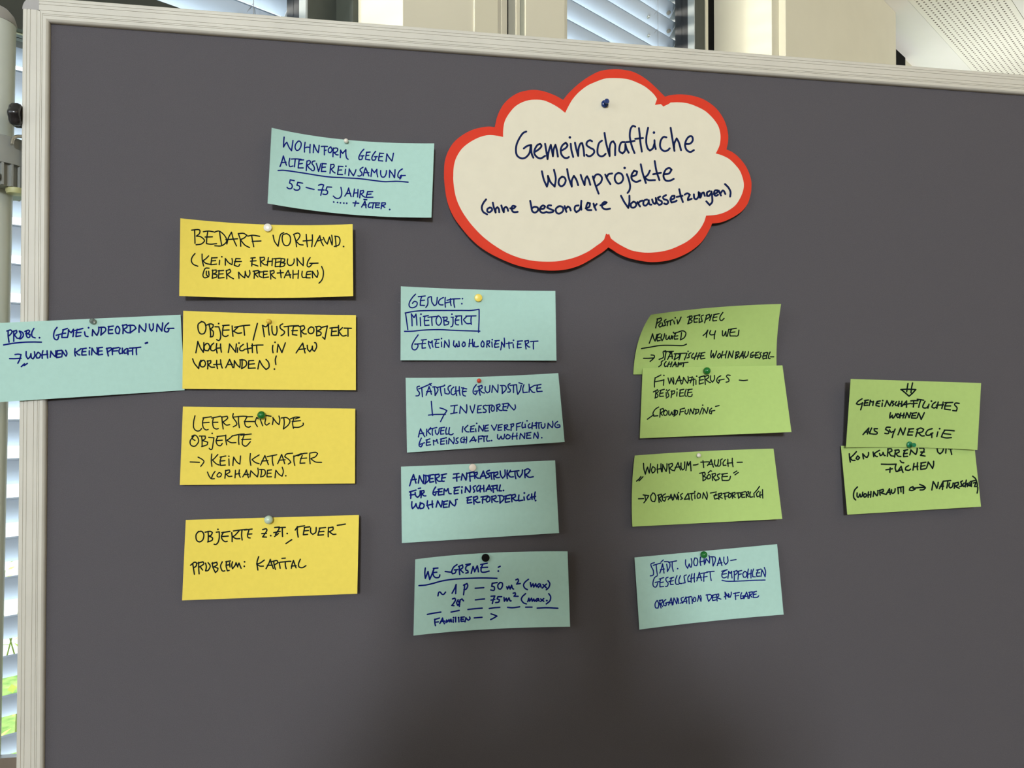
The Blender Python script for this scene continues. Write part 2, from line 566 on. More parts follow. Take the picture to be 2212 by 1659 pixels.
# ---------------------------------------------------------------- handwriting
# pen strokes per card: (part, strokes); strokes split by ';', points 'x,y', read in the card's own sketch frame
INK = {}
INK['b1'] = [
('handwritten_line', "297,200 292,260 290,318;290,318 312,280 330,262;330,262 355,320 385,362;385,362 395,300 403,240;465,248 435,285 428,325 445,358 475,350 498,310 500,270 480,248 462,252;548,262 540,320 540,378;540,330 575,320 605,325;608,288 605,340 605,388;652,290 648,340 645,385;655,292 680,350 705,385;705,385 712,340 716,298;742,312 780,310 815,312;780,315 778,360 778,412;778,360 800,355;850,318 825,345 830,380 855,382 870,350 855,318;885,330 882,385 880,435;885,335 920,330 938,345 925,375 890,385;895,385 920,410 942,412;972,355 970,400 968,445;972,358 995,395;995,395 1035,350;1035,350 1035,410 1045,450 1062,465;1250,345 1215,385 1190,440 1195,468 1225,465 1235,425;1215,425 1250,422;1285,380 1275,420 1270,465;1280,382 1325,378;1278,420 1310,418;1270,465 1320,472;1390,370 1360,410 1345,450 1355,475 1385,470 1395,435;1375,435 1410,432;1440,390 1430,435 1425,480;1438,392 1485,395;1430,435 1470,432;1425,480 1475,485;1525,400 1520,445 1515,490;1525,402 1555,450 1585,485;1585,485 1595,440 1603,392"),
('handwritten_line', "248,552 270,490 288,425;288,425 305,480 325,535;262,505 320,500;365,455 355,510 362,548 378,552 402,545;385,462 440,460 500,465;430,465 425,510 420,555;478,470 470,520 465,568;475,472 530,472;470,520 515,515;465,568 525,568;570,485 565,540 562,600;570,488 600,480 612,500 595,525 568,535;575,540 600,575 620,585;665,485 640,490 630,515 650,545 660,575 650,600 625,598;682,515 695,560 708,610;708,610 725,560 735,520;755,515 748,560 742,610;750,515 800,520;748,562 790,558;742,610 795,610;855,525 850,580 845,632;855,528 890,525 895,550 870,575 850,580;860,580 880,610 905,628;950,548 942,595 935,645;945,548 1000,552;942,595 985,592;935,645 995,648;1030,585 1025,640;1035,548;1075,580 1072,620 1068,658;1075,582 1100,625 1125,662;1125,662 1145,620 1155,590;1240,560 1210,580 1205,600 1225,625 1225,650 1200,665 1178,662;1242,662 1255,610 1270,568;1270,568 1290,615 1310,665;1250,625 1310,625;1345,580 1340,625 1335,670;1345,585 1375,625;1375,625 1405,585;1405,585 1405,630 1415,675;1450,600 1450,640 1465,675 1495,675 1515,640 1520,600;1558,595 1556,640 1555,680;1558,597 1590,640 1615,685;1615,685 1620,640 1622,590;1710,580 1675,605 1655,650 1662,680 1690,690 1700,655;1690,660 1745,658;1688,660 1680,700"),
('underline', "225,598 310,598 500,625 800,672 1000,685 1200,697 1400,722 1500,732 1650,728 1778,738"),
('handwritten_line', "418,720 370,710;370,710 362,750;362,750 385,760 395,790 380,815 350,815 332,800;518,750 460,740;460,740 450,775;450,775 478,785 485,810 465,832 430,832 415,820;560,800 610,815 655,825;708,775 740,765 770,772;770,772 750,830 735,895;705,830 775,832;865,798 810,795;810,795 795,835;795,835 815,845 815,870 795,885 760,880;975,800 985,850 980,900 955,930 915,930 885,905;1022,905 1050,860 1068,808;1068,808 1080,860 1098,912;1040,875 1090,872;1138,820 1130,870 1122,912;1130,868 1175,865;1180,825 1178,870 1175,915;1210,840 1205,880 1200,925;1210,842 1245,838 1245,860 1215,880;1220,882 1240,905 1265,918;1295,850 1285,890 1278,920;1295,852 1355,850;1288,885 1335,880;1278,920 1358,918"),
('handwritten_line', "890,975;935,980;970,985;1010,988;1045,990;1155,965 1145,1000 1140,1025;1120,985 1190,990;1222,1035 1245,1000 1262,965;1262,965 1270,1005 1275,1045;1235,1010 1280,1010;1250,945 1285,948;1318,985 1302,1020 1310,1040 1335,1035;1330,985 1390,985;1365,988 1358,1020 1352,1050;1395,985 1388,1040;1395,985 1440,988;1390,1012 1430,1010;1388,1042 1435,1042;1465,985 1460,1020 1455,1055;1465,985 1505,985 1505,1005 1465,1018;1470,1020 1500,1040;1558,1065"),
]
INK['y1'] = [
('handwritten_line', "232,222 300,215 325,225 320,260 285,290;265,222 268,300 270,372;285,290 330,295 370,325 375,350 340,380 282,388;365,240 420,232 478,240;415,238 405,300 400,375;385,300 468,298;400,375 450,382 515,375;490,245 540,232 590,265 625,315 625,360 570,400 495,400;550,245 560,320 572,385;632,380 650,310 685,245;685,245 705,320 742,402;620,330 690,325 755,320;762,260 785,330 790,405;762,262 820,258 860,280 830,310 785,330;790,335 835,390 890,420;870,290 930,280 1005,292;915,290 925,345 938,410;920,350 1020,345;1158,280 1175,350 1215,405;1215,405 1230,320 1245,270 1280,250;1310,262 1270,275 1262,330 1285,390 1330,395 1355,350 1350,290 1315,262;1395,275 1415,340 1425,410;1390,270 1440,255 1465,280 1440,330 1415,345;1420,348 1460,385 1500,390;1535,270 1540,340 1548,410;1500,345 1560,340 1600,335;1605,275 1605,340 1598,410;1630,405 1655,350 1690,285;1665,345 1720,330;1690,290 1705,350 1730,400;1730,305 1750,350 1775,380;1775,380 1790,330 1800,300;1800,300 1815,350 1830,390;1830,390 1832,330 1825,280;1865,290 1870,350 1875,410;1860,290 1905,300 1920,340 1905,390 1855,408;1960,408"),
('handwritten_line', "270,488 240,525 228,570 250,610 302,632;350,495 352,560 368,630;425,515 390,550 358,570;358,570 395,600 440,610;460,535 455,575 450,615;460,538 522,535;455,572 505,568;450,615 515,608;550,565 545,615;575,525;615,545 615,580 615,620;618,548 650,590 690,615;690,615 695,575 690,545;735,545 725,585 715,620 760,635 780,610;735,545 785,548;720,580 798,578;905,540 955,535;925,540 918,585 915,630;900,575 965,570;915,605 985,630;1010,530 1015,580 1018,635;1010,535 1055,530 1060,555 1020,580;1020,582 1060,615 1085,615;1105,535 1098,580 1092,625;1092,580 1150,575;1150,545 1148,590 1145,625;1190,545 1185,590 1182,635;1165,548 1240,542;1185,590 1235,582;1182,638 1225,635;1250,545 1245,590 1235,640;1250,545 1290,550 1285,580 1245,590;1250,590 1295,600 1280,630 1235,640;1325,550 1320,590 1335,620 1370,620 1395,590 1398,550;1430,540 1432,580 1435,625;1432,545 1465,590 1500,625;1500,625 1502,580 1500,535;1580,535 1555,575 1545,625 1570,640 1600,610;1575,600 1670,597"),
('handwritten_line', "430,655 390,655 370,690 360,740 380,765 415,755;400,690 400,730 425,750;425,690 430,735;470,675 470,720 465,770;465,680 510,675 510,705 475,720;478,720 520,730 515,755 465,770;545,680 540,725 535,768;530,685 595,680;540,722 590,718;535,768 600,762;625,680 630,730 632,775;625,685 665,668 675,695 635,725;638,728 670,755 708,775;765,700 768,735 770,770;768,702 800,740 835,765;835,765 840,720 840,690;840,690 850,730 875,760 895,720 890,680;945,690 945,730 942,770;930,690 990,680 990,705 945,720;955,725 985,755;1005,690 1000,740 1030,760;990,700 1050,695;1050,690 1048,735 1045,765;1050,690 1095,690;1048,728 1090,722;1045,765 1105,755;1125,685 1130,735 1132,778;1125,690 1165,680 1170,705 1135,725;1140,730 1160,755 1185,770;1240,675 1245,720 1250,765;1205,710 1275,705;1285,765 1305,720 1330,680;1330,680 1345,725 1355,765;1300,735 1360,730;1385,680 1385,725 1385,770;1385,725 1445,720;1448,680 1445,725 1442,770;1490,690 1485,735 1500,762 1540,755;1545,695 1535,730 1535,765 1580,765;1545,695 1590,690;1540,728 1585,722;1605,690 1605,730 1608,765;1608,692 1635,735 1658,760;1658,760 1670,715 1662,680;1710,635 1730,690 1725,760 1705,800 1680,825"),
]
INK['y2'] = [
('handwritten_line', "300,215 260,245 260,310 285,355 330,350 350,290 335,230 295,212;385,245 400,310 405,385;345,260 400,240 435,250 430,280 395,300;400,300 435,330 430,385 400,392;455,275 500,275;500,275 520,350 518,410 500,435 475,425;498,237;555,260 545,310 545,370 580,388 608,375;545,260 620,255;550,315 620,312;655,265 658,320 665,385;725,275 690,310 670,325;670,325 720,350 765,345;685,280 780,262 860,255;790,265 795,320 800,372;950,235 925,330 900,430;1010,260 1020,320 1030,390;1008,258 1050,275 1078,240;1078,245 1080,310 1088,370;1118,265 1120,320 1135,365 1165,370 1178,330 1175,270;1245,240 1215,260 1220,295 1265,330 1255,360 1225,378;1260,275 1340,265 1420,262;1310,275 1310,330 1312,380;1370,270 1362,320 1358,365 1410,372;1350,320 1415,318;1370,272 1430,262;1450,270 1455,330 1458,392;1435,272 1490,262 1500,295 1460,325;1465,328 1490,355 1520,358;1575,275 1545,300 1545,340 1575,355 1605,335 1605,290 1575,275;1640,275 1640,330 1640,380;1625,275 1680,270 1690,300 1645,325;1650,325 1690,340 1685,370 1645,380;1705,280 1765,265;1765,265 1750,340 1735,420;1735,420 1710,395;1820,285 1815,330 1810,378;1795,290 1890,280;1815,330 1870,325;1810,378 1880,375;1895,260 1895,320 1895,378;1940,285 1900,325;1900,330 1940,380 1985,375;1960,290 2045,292;2005,295 2005,340 2005,385"),
('handwritten_line', "232,578 245,510 255,445;255,445 285,520 320,572;320,572 325,510 325,460;355,470 330,500 335,545 375,555 395,510 375,470 350,472;440,465 410,495 405,540 435,555 465,535;475,470 470,525 480,580;470,525 525,520;520,475 522,525 530,570;610,575 620,520 625,475;625,475 665,530 695,570;695,570 700,520 705,475;720,520 715,572;735,465;785,480 750,510 745,545 775,555 805,535;830,465 835,520 842,580;815,535 890,520;890,475 890,525 892,575;880,495 950,488 1015,487;940,492 942,540 948,582;1130,490 1125,530 1132,578;1155,455;1180,570 1185,520 1190,480;1190,480 1215,530 1235,575;1235,575 1255,520 1275,462;1400,580 1440,520 1478,465;1478,465 1490,520 1505,580;1430,540 1510,530;1530,490 1535,535 1560,565 1585,530 1590,500;1590,500 1595,545 1615,560 1640,510 1632,465 1615,460"),
('handwritten_line', "195,648 215,700 265,762;265,762 275,700 290,665 305,670;315,665 285,690 290,735 325,740 345,705 330,668 310,668;370,670 372,720 370,765;365,675 405,668 405,695 375,715;378,718 410,745 450,745;475,665 475,715 485,762;440,715 530,710;520,660 525,710 540,755;580,752 605,700 625,655;625,655 645,700 662,750;600,715 660,712;675,750 680,705 680,668;680,668 710,715 745,748;745,748 750,700 748,665;770,655 772,710 765,762;745,660 805,665 825,700 810,735 765,762;850,670 845,715 845,758 925,755;850,670 905,668;848,712 915,705;955,765 965,710 975,668;975,668 1010,730 1050,772;1050,772 1085,745 1080,690 1050,655;1170,615 1158,660 1165,715;1148,768"),
]
INK['y3'] = [
('handwritten_line', "270,175 255,240 255,310 285,345 320,345 345,320;370,195 355,250 365,310 395,335 420,330;360,200 455,185;360,255 430,250;480,195 470,250 480,305 510,325 535,320;460,200 560,180;470,250 530,248;575,185 580,250 590,325;570,190 635,180 640,205 590,245;590,250 625,280 665,275;705,150 700,190 735,240 745,275 705,300;700,190 800,180 860,182;765,190 765,250 775,310;860,190 835,240 845,290 880,305 900,295;850,185 925,185;830,240 945,240;970,195 955,250 980,298;975,195 990,210;1010,210 1025,250 1040,288;1075,210 1065,260 1085,280 1115,260;1070,170 1135,180;1150,275 1160,220 1155,195;1155,195 1195,250 1225,275;1225,275 1235,220 1225,178;1280,195 1285,260 1275,325;1250,200 1310,195 1350,230 1330,280 1275,325;1395,200 1380,260 1390,318;1355,210 1410,190 1460,190;1460,192 1410,210;1375,240 1470,230;1385,305 1450,305 1500,280 1500,258"),
('handwritten_line', "260,400 215,460 225,510 270,520 310,470 300,420 270,395 235,405 245,440 270,455;345,410 350,460 350,525;320,405 385,405 385,435 355,455;360,458 415,475 405,505 345,525;425,420 485,425;485,425 475,490 465,550 445,558 432,545;465,375;530,410 510,460 525,505 560,515 580,490;520,410 615,400;515,458 580,452;620,395 620,450 630,505;700,400 660,435 635,450;635,455 680,480 735,480;690,405 780,385 830,382;770,395 765,450 770,500;830,390 810,450 810,500 850,520 900,470;790,395 910,382;800,445 905,440"),
('arrow', "215,700 270,702 320,705;305,645 350,670 372,695 355,725 335,750"),
('handwritten_line', "460,610 455,680 462,750;530,615 490,660 470,675;470,680 510,720 545,735;570,640 555,690 560,740 615,735;555,645 620,632;555,690 610,685;655,665 658,740;655,635;700,740 705,680 710,645;710,645 745,700 780,725;780,725 785,670 788,632;900,605 895,670 905,738;1000,620 950,650 920,672;920,675 955,705 1000,720;1015,735 1040,680 1065,628;1065,628 1085,680 1105,730;1030,690 1100,685;1090,640 1200,618;1150,630 1150,690 1160,740;1210,720 1235,665 1255,615;1255,615 1275,670 1290,720;1225,680 1295,675;1380,600 1310,610 1290,640 1340,675 1360,705 1330,725;1395,630 1395,690 1405,740;1390,640 1480,605;1490,625 1470,680 1465,715;1440,630 1500,605 1545,600;1470,660 1540,655;1465,715 1520,712;1575,610 1575,670 1580,720;1575,600 1640,590 1665,605 1640,640 1590,660;1590,665 1640,700 1710,705"),
('handwritten_line', "412,815 430,860 455,890 490,890;455,890 475,840 498,808;545,820 520,850 530,870 560,865 570,835 545,820;620,795 615,840 610,885;615,800 660,790 665,815 625,840;630,845 655,865 690,862;730,795 728,835 725,880;728,840 780,830;775,790 770,835 785,875;812,870 835,835 855,790;855,790 865,835 878,878;825,845 880,840;895,870 900,830 905,800;905,800 945,840 980,870;980,870 990,820 985,770;1025,785 1025,830 1015,870;1005,785 1060,790 1070,830 1050,860 1015,870;1095,795 1090,840 1090,870 1140,868;1095,795 1140,790;1090,830 1135,828;1180,880 1185,830 1190,795;1190,795 1225,840 1260,862;1260,862 1275,810 1262,760;1303,857"),
]
INK['y4'] = [
('handwritten_line', "265,285 235,325 240,385 275,408 315,380 325,320 300,285 262,290;375,285 378,340 375,408;340,295 400,285 425,300 410,330 380,340;385,340 425,360 420,390 370,408;470,295 505,290;505,290 505,360 490,415 465,438 445,435;490,262;555,295 530,345 545,385 575,405 598,400;535,300 630,285;530,345 610,340;650,300 655,350 655,405;735,280 690,330 665,345;665,350 700,370 745,370;670,280 760,268 830,262;770,270 765,330 772,385;850,275 835,320 840,355 865,362;800,270 888,258;835,318 885,315;1010,265 1050,255 1060,275 1025,330 1010,350 1055,352;1000,312 1055,308;1105,335;1150,240 1205,235 1200,260 1160,320;1140,300 1215,285;1150,345 1195,310;1240,240 1240,290 1243,345;1195,242 1275,238;1297,310;1415,230 1415,290 1425,352;1390,270 1420,235 1500,220;1500,240 1490,290 1485,325 1535,320;1495,240 1560,232;1490,280 1545,275;1570,245 1570,295 1595,320 1630,295 1635,240;1680,245 1665,290 1655,330 1720,325;1670,248 1745,240;1668,290 1725,285;1780,240 1775,295 1775,348;1775,245 1830,235 1830,265 1785,290;1795,295 1830,320 1865,318;1880,215 1930,208 1975,200;1282,428 1315,405 1350,382"),
('handwritten_line', "195,660 205,720 215,785;170,680 215,645 240,655 235,690 205,710;265,645 265,710 270,780;255,655 315,640 325,665 275,700;285,700 310,735;345,655 355,700 345,745 375,740 400,690 375,650;425,650 430,700 460,765;420,660 475,645 480,675 440,700;450,700 490,715 485,740 460,765;540,640 520,690 540,745 570,745;590,635 585,690 600,745 620,740;580,640 635,630;585,680 620,675;625,650 630,700;660,640 650,680 660,720;660,720 690,680 700,650;700,650 720,700;720,690 735,655 745,680 760,715;800,640;797,692;965,580 945,650 955,735;1030,620 980,655 940,665;945,670 980,690 1020,690;1050,720 1080,665 1100,612;1100,612 1115,665 1135,718;1065,680 1125,680;1140,635 1145,680 1160,728;1110,640 1175,625 1190,650 1150,675;1205,650 1215,715;1235,600 1275,597;1215,645 1310,635 1340,635;1275,640 1275,680 1285,720;1345,715 1355,665 1370,625;1370,625 1385,670 1400,710;1345,690 1400,685;1450,610 1430,660 1435,700 1475,708 1515,685"),
]
INK['pb'] = [
('quotation_mark', "248,685 285,652;282,672 318,648"),
('quotation_mark', "1692,412 1718,402;1696,416 1720,407"),
('handwritten_line', "95,265 95,330 105,400;80,270 125,258 140,285 110,320 98,325;160,270 160,330 160,390;155,275 190,262 195,285 165,315;170,320 200,355;225,275 245,310 230,350 215,355;225,270 265,290 270,330 240,360 215,355;310,265 305,310 320,345 345,340 350,310 310,300;290,275 330,260 345,270 330,295 300,300;395,240 370,290 375,335 410,350;460,348;665,228 635,270 625,330 640,365 670,370 685,330;655,320 730,300;740,255 725,300 720,345 775,345;730,258 785,240;725,300 765,295;800,255 795,300 785,345;795,260 830,290 855,250;855,250 855,300 850,335;900,250 890,290 885,335 940,325;870,265 965,240;885,290 945,285;985,280 995,325 1025,335;1032,232;1075,325 1078,280 1080,255;1080,255 1110,300 1130,320;1130,320 1150,270 1150,225;1180,225 1180,270 1175,318;1165,228 1220,228 1230,265 1175,318;1270,215 1262,260 1265,300 1315,298;1260,220 1320,212;1262,258 1310,255;1365,215 1345,250 1355,295 1385,300 1395,250 1375,215;1430,200 1435,250 1432,300;1425,205 1475,195 1480,225 1440,250;1445,255 1475,285 1500,290;1515,200 1520,245 1515,292;1495,205 1560,205 1585,240 1515,292;1620,285 1620,240 1625,200;1625,200 1655,245 1690,275;1690,275 1700,230 1700,185;1740,190 1745,240 1765,270 1785,240 1785,185;1825,275 1828,230 1832,190;1832,190 1860,235 1885,270;1885,270 1892,220 1895,175;1965,175 1930,210 1915,260 1935,280 1960,275 1970,240;1950,240 2025,238"),
('underline', "42,432 140,415 260,402 380,398 482,400"),
('arrow', "112,592 170,592 245,588;175,545 210,540 245,545;245,545 230,600 208,645"),
('handwritten_line', "305,510 305,560 325,595 350,570 360,535;360,535 365,580 385,595 405,560 402,512;440,520 420,555 430,585 460,580 470,540 445,518;500,500 490,545 492,590;475,550 555,542;548,500 550,540 555,585;585,575 590,535 592,505;592,505 620,545 645,570;645,570 650,535 650,500;670,500 660,540 660,580 710,572;665,500 720,495;660,540 705,535;720,570 725,530 725,500;725,500 750,540 770,562;770,562 780,530 765,495;875,475 870,520 878,560;945,475 905,505 885,515;885,518 910,545 930,548;965,475 955,515 955,550 1005,548;960,478 1005,470;957,512 1000,508;1040,500 1040,548;1045,465;1068,548 1070,505 1072,470;1072,470 1100,515 1130,540;1130,540 1135,500 1130,462;1150,465 1145,510 1145,548 1195,542;1150,465 1195,460;1147,505 1190,502;1245,470 1252,515 1262,560;1240,475 1290,465 1300,485 1255,515;1320,470 1310,505 1310,545;1305,475 1385,462;1305,505 1370,500;1400,470 1385,505 1395,535 1430,525;1425,470 1428,530;1475,475 1445,500 1450,530 1485,525;1490,475 1490,510 1492,545;1480,505 1545,500;1545,470 1545,505 1545,545;1510,470 1580,465 1640,458;1590,465 1588,505 1592,545"),
]
INK['g1'] = [
('handwritten_line', "285,182 245,225 205,290 205,340 245,358 295,335 305,290 270,275 245,300;365,210 350,260 345,325 400,328;320,215 410,205;345,265 400,260;480,215 445,230 445,280 440,320 418,352;490,215 495,280 525,330 555,310 565,225;645,225 600,250 580,290 600,318 640,320;668,225 665,290 670,350;668,295 740,280;735,240 735,290 745,330;690,262 760,245 860,240;780,250 780,300 790,352;890,240;882,305"),
('box_outline', "150,425 300,400 500,393 850,392 1000,392 1105,378;1105,378 1105,500 1098,675;155,425 170,530 185,640;142,662 250,660 400,645 600,640 800,650 1115,660"),
('handwritten_line', "230,435 238,510 240,590;230,438 265,485;265,485 290,440;290,440 298,510 302,582;345,485 350,590;355,440;405,465 398,525 405,585 460,582;385,470 450,458;398,525 455,520;445,480 555,470;495,475 495,530 500,585;575,460 550,510 560,570 595,580 620,530 605,480 575,460;650,480 650,530 655,582;635,480 690,478 690,510 655,525;660,525 715,540 705,570 660,582;745,480 775,480;768,480 770,540 762,590 740,605;755,440;820,470 798,515 805,570 840,578;800,465 865,462;798,520 845,515;880,460 878,520 885,575;945,470 905,510;905,515 945,560 1000,560;935,465 1065,462;1005,465 1000,520 1005,572"),
('handwritten_line', "318,708 275,770 240,840 245,890 285,900 315,860 310,830 275,825;275,828 370,820;380,785 370,830 370,880 415,875;360,775 425,768;370,820 415,818;450,790 455,830 475,882;450,790 480,810 500,785;500,785 500,830 510,865;555,785 540,825 545,870 585,868;530,770 590,765;540,820 585,815;620,800 622,860;620,755;655,870 660,820 662,785;662,785 690,830 715,868;715,868 720,820 715,772;780,785 775,840 800,865 815,820;815,820 825,860 850,855 845,790;905,800 885,835 900,860 925,845 920,805 900,800;985,765 980,815 975,860;975,820 1025,815;1020,765 1020,815 1028,862;1045,800 1040,850 1065,862 1095,855;1150,785 1130,825 1140,860 1165,860 1170,815 1150,785;1210,785 1205,830 1205,868;1205,790 1240,785 1240,810 1210,828;1218,830 1240,860;1270,800 1275,865;1275,770;1330,785 1305,830 1310,870 1360,862;1310,785 1365,780;1305,828 1355,822;1385,900 1395,840 1395,800;1395,800 1420,840 1430,865;1430,865 1435,810 1430,750;1490,800 1490,840 1495,882;1455,820 1535,810;1545,825 1550,875;1550,778;1610,790 1600,830 1600,875 1650,870;1600,790 1665,785;1600,828 1645,825;1700,785 1705,835 1712,890;1695,790 1740,780 1745,805 1710,830;1715,832 1740,860 1760,865;1770,795 1865,788;1810,792 1805,840 1808,890"),
]
INK['g2'] = [
('handwritten_line', "275,235 245,245 250,285 275,320 265,355 230,360;265,270 340,240 430,200;305,265 310,320 315,370;362,350 380,300 400,240;400,240 415,285 430,340;370,305 430,300;405,205 425,225;465,240 475,300 478,355;445,245 490,245 515,285 478,355;510,250 590,232;545,250 550,305 562,355;600,265 605,325;600,222;680,225 650,240 645,275 665,310 650,335 615,330;720,245 690,275 685,330 715,345 740,325;745,240 745,295 755,355;735,300 795,290;790,240 790,295 800,350;845,255 830,300 840,350 870,362;820,255 885,270;835,305 880,300;1010,215 975,265 970,320 1000,345 1020,310;990,300 1030,295;1045,235 1045,290 1060,350;1030,240 1080,225 1085,255 1050,280;1055,285 1085,315 1115,322;1125,240 1125,290 1150,320 1180,300 1185,225;1210,315 1215,270 1220,225;1220,225 1255,275 1285,315;1285,315 1290,265 1290,215;1340,225 1345,275 1345,330;1320,225 1380,230 1395,275 1345,330;1445,200 1420,220 1425,255 1450,285 1440,310 1415,310;1445,225 1530,215;1490,225 1490,270 1490,318;1530,225 1535,290 1545,340 1575,290 1590,225;1560,190 1605,205;1625,215 1610,265 1615,318 1670,312;1690,210 1695,265 1690,312;1750,230 1700,260;1700,265 1735,310 1765,315;1800,225 1790,265 1795,305 1860,300;1760,225 1845,212;1790,262 1840,255"),
('arrow', "428,430 435,510 445,612;392,608 480,600 610,598;540,515 590,530 630,552;630,552 590,610 548,692"),
('handwritten_line', "680,490 765,480;730,490 725,535 720,575;680,590 760,575;795,585 800,535 805,495;805,495 845,545 880,582;880,582 888,530 885,475;930,490 940,535 960,580;960,580 980,525 990,475;1035,490 1025,535 1025,580 1075,575;1030,490 1075,482;1025,535 1065,530;1130,480 1100,490 1105,520 1135,545 1130,570 1095,572;1135,485 1215,478;1180,485 1175,530 1180,575;1215,490 1200,530 1215,560 1240,545 1240,500 1215,480;1275,480 1275,520 1275,560;1265,480 1310,465 1315,490 1280,515;1285,518 1310,545 1340,548;1365,460 1355,505 1355,545 1405,548;1345,465 1420,455;1355,500 1395,498;1410,520 1420,490 1425,460;1425,460 1460,505 1495,542;1495,542 1515,515 1510,475"),
('handwritten_line', "262,890 275,835 290,785;290,785 315,840 345,888;270,850 330,840;370,790 368,830 365,875;420,770 385,815;385,820 410,850 420,855;400,790 500,768;445,790 440,830 445,868;480,800 485,840 505,860 525,830 530,785;560,770 550,810 550,855 590,850;535,775 600,765;550,810 590,805;625,770 615,815 620,855 650,850;665,770 655,815 660,855 690,862 712,848;838,755 830,795 830,828;900,740 860,780;855,785 880,820 915,825;945,755 935,790 935,825 980,820;935,755 985,745;935,788 975,785;1000,785 1005,822;1015,715;1040,818 1042,775 1045,745;1045,745 1075,785 1095,815;1095,815 1105,770 1105,740;1130,745 1120,780 1120,815 1165,810;1125,745 1165,735;1120,780 1160,775;1205,740 1225,775 1240,805;1240,805 1260,765 1275,730;1300,735 1292,770 1290,805 1335,800;1295,738 1345,728;1292,768 1335,765;1375,740 1375,775 1378,808;1370,742 1410,732 1412,755 1380,770;1385,772 1410,795 1440,798;1460,725 1460,765 1458,808;1450,728 1490,720 1490,745 1460,765;1530,720 1530,760 1530,805;1530,722 1585,705;1530,760 1575,752;1610,700 1598,740 1605,775 1630,765;1640,725 1645,768;1665,682;1700,720 1678,745 1690,775 1715,768;1735,705 1730,745 1730,785;1725,750 1785,740;1785,700 1785,740 1785,780;1770,712 1850,705;1820,710 1815,745 1820,782;1850,725 1850,760 1870,780 1895,755 1895,720;1932,780 1935,740 1938,712;1938,712 1965,745 1990,770;1990,770 2000,730 1995,688;2060,690 2030,715 2025,750 2050,770 2090,760 2085,735 2055,735"),
('handwritten_line', "300,905 280,950 270,1000 295,1020 315,990;285,985 340,965;375,925 365,965 365,1000 420,990;360,930 410,915;365,960 410,955;455,935 458,965 460,995;455,935 485,945 500,920;500,920 505,950 515,972;560,915 550,950 550,985 595,980;545,918 605,905;550,948 595,942;625,935 628,980;620,900;650,978 655,940 658,908;658,908 690,945 715,978;715,978 725,935 720,895;775,900 750,915 755,940 775,955 765,972 742,972;830,895 808,920 815,960 845,955;850,890 855,930 850,965;840,925 885,920;885,890 885,930 878,970;925,955 950,920 975,885;975,885 990,920 1000,950;935,935 1010,930;1040,880 1038,920 1040,958;1040,882 1095,875;1038,918 1080,912;1085,885 1140,878;1110,885 1108,920 1110,952;1155,875 1142,915 1150,945 1185,940;1207,937;1285,860 1285,905 1305,920 1330,880;1330,880 1340,915 1365,910 1375,855;1410,860 1390,890 1405,915 1440,905 1445,875 1410,858;1485,840 1475,880 1475,920;1470,885 1540,875;1535,840 1530,880 1535,920;1570,915 1575,875 1580,845;1580,845 1610,880 1630,910;1630,910 1635,870 1635,840;1670,840 1662,875 1660,908 1715,905;1655,842 1715,832;1662,870 1705,868;1750,905 1755,870 1760,840;1760,840 1785,880 1805,910;1805,910 1810,870 1802,828;1855,900"),
]
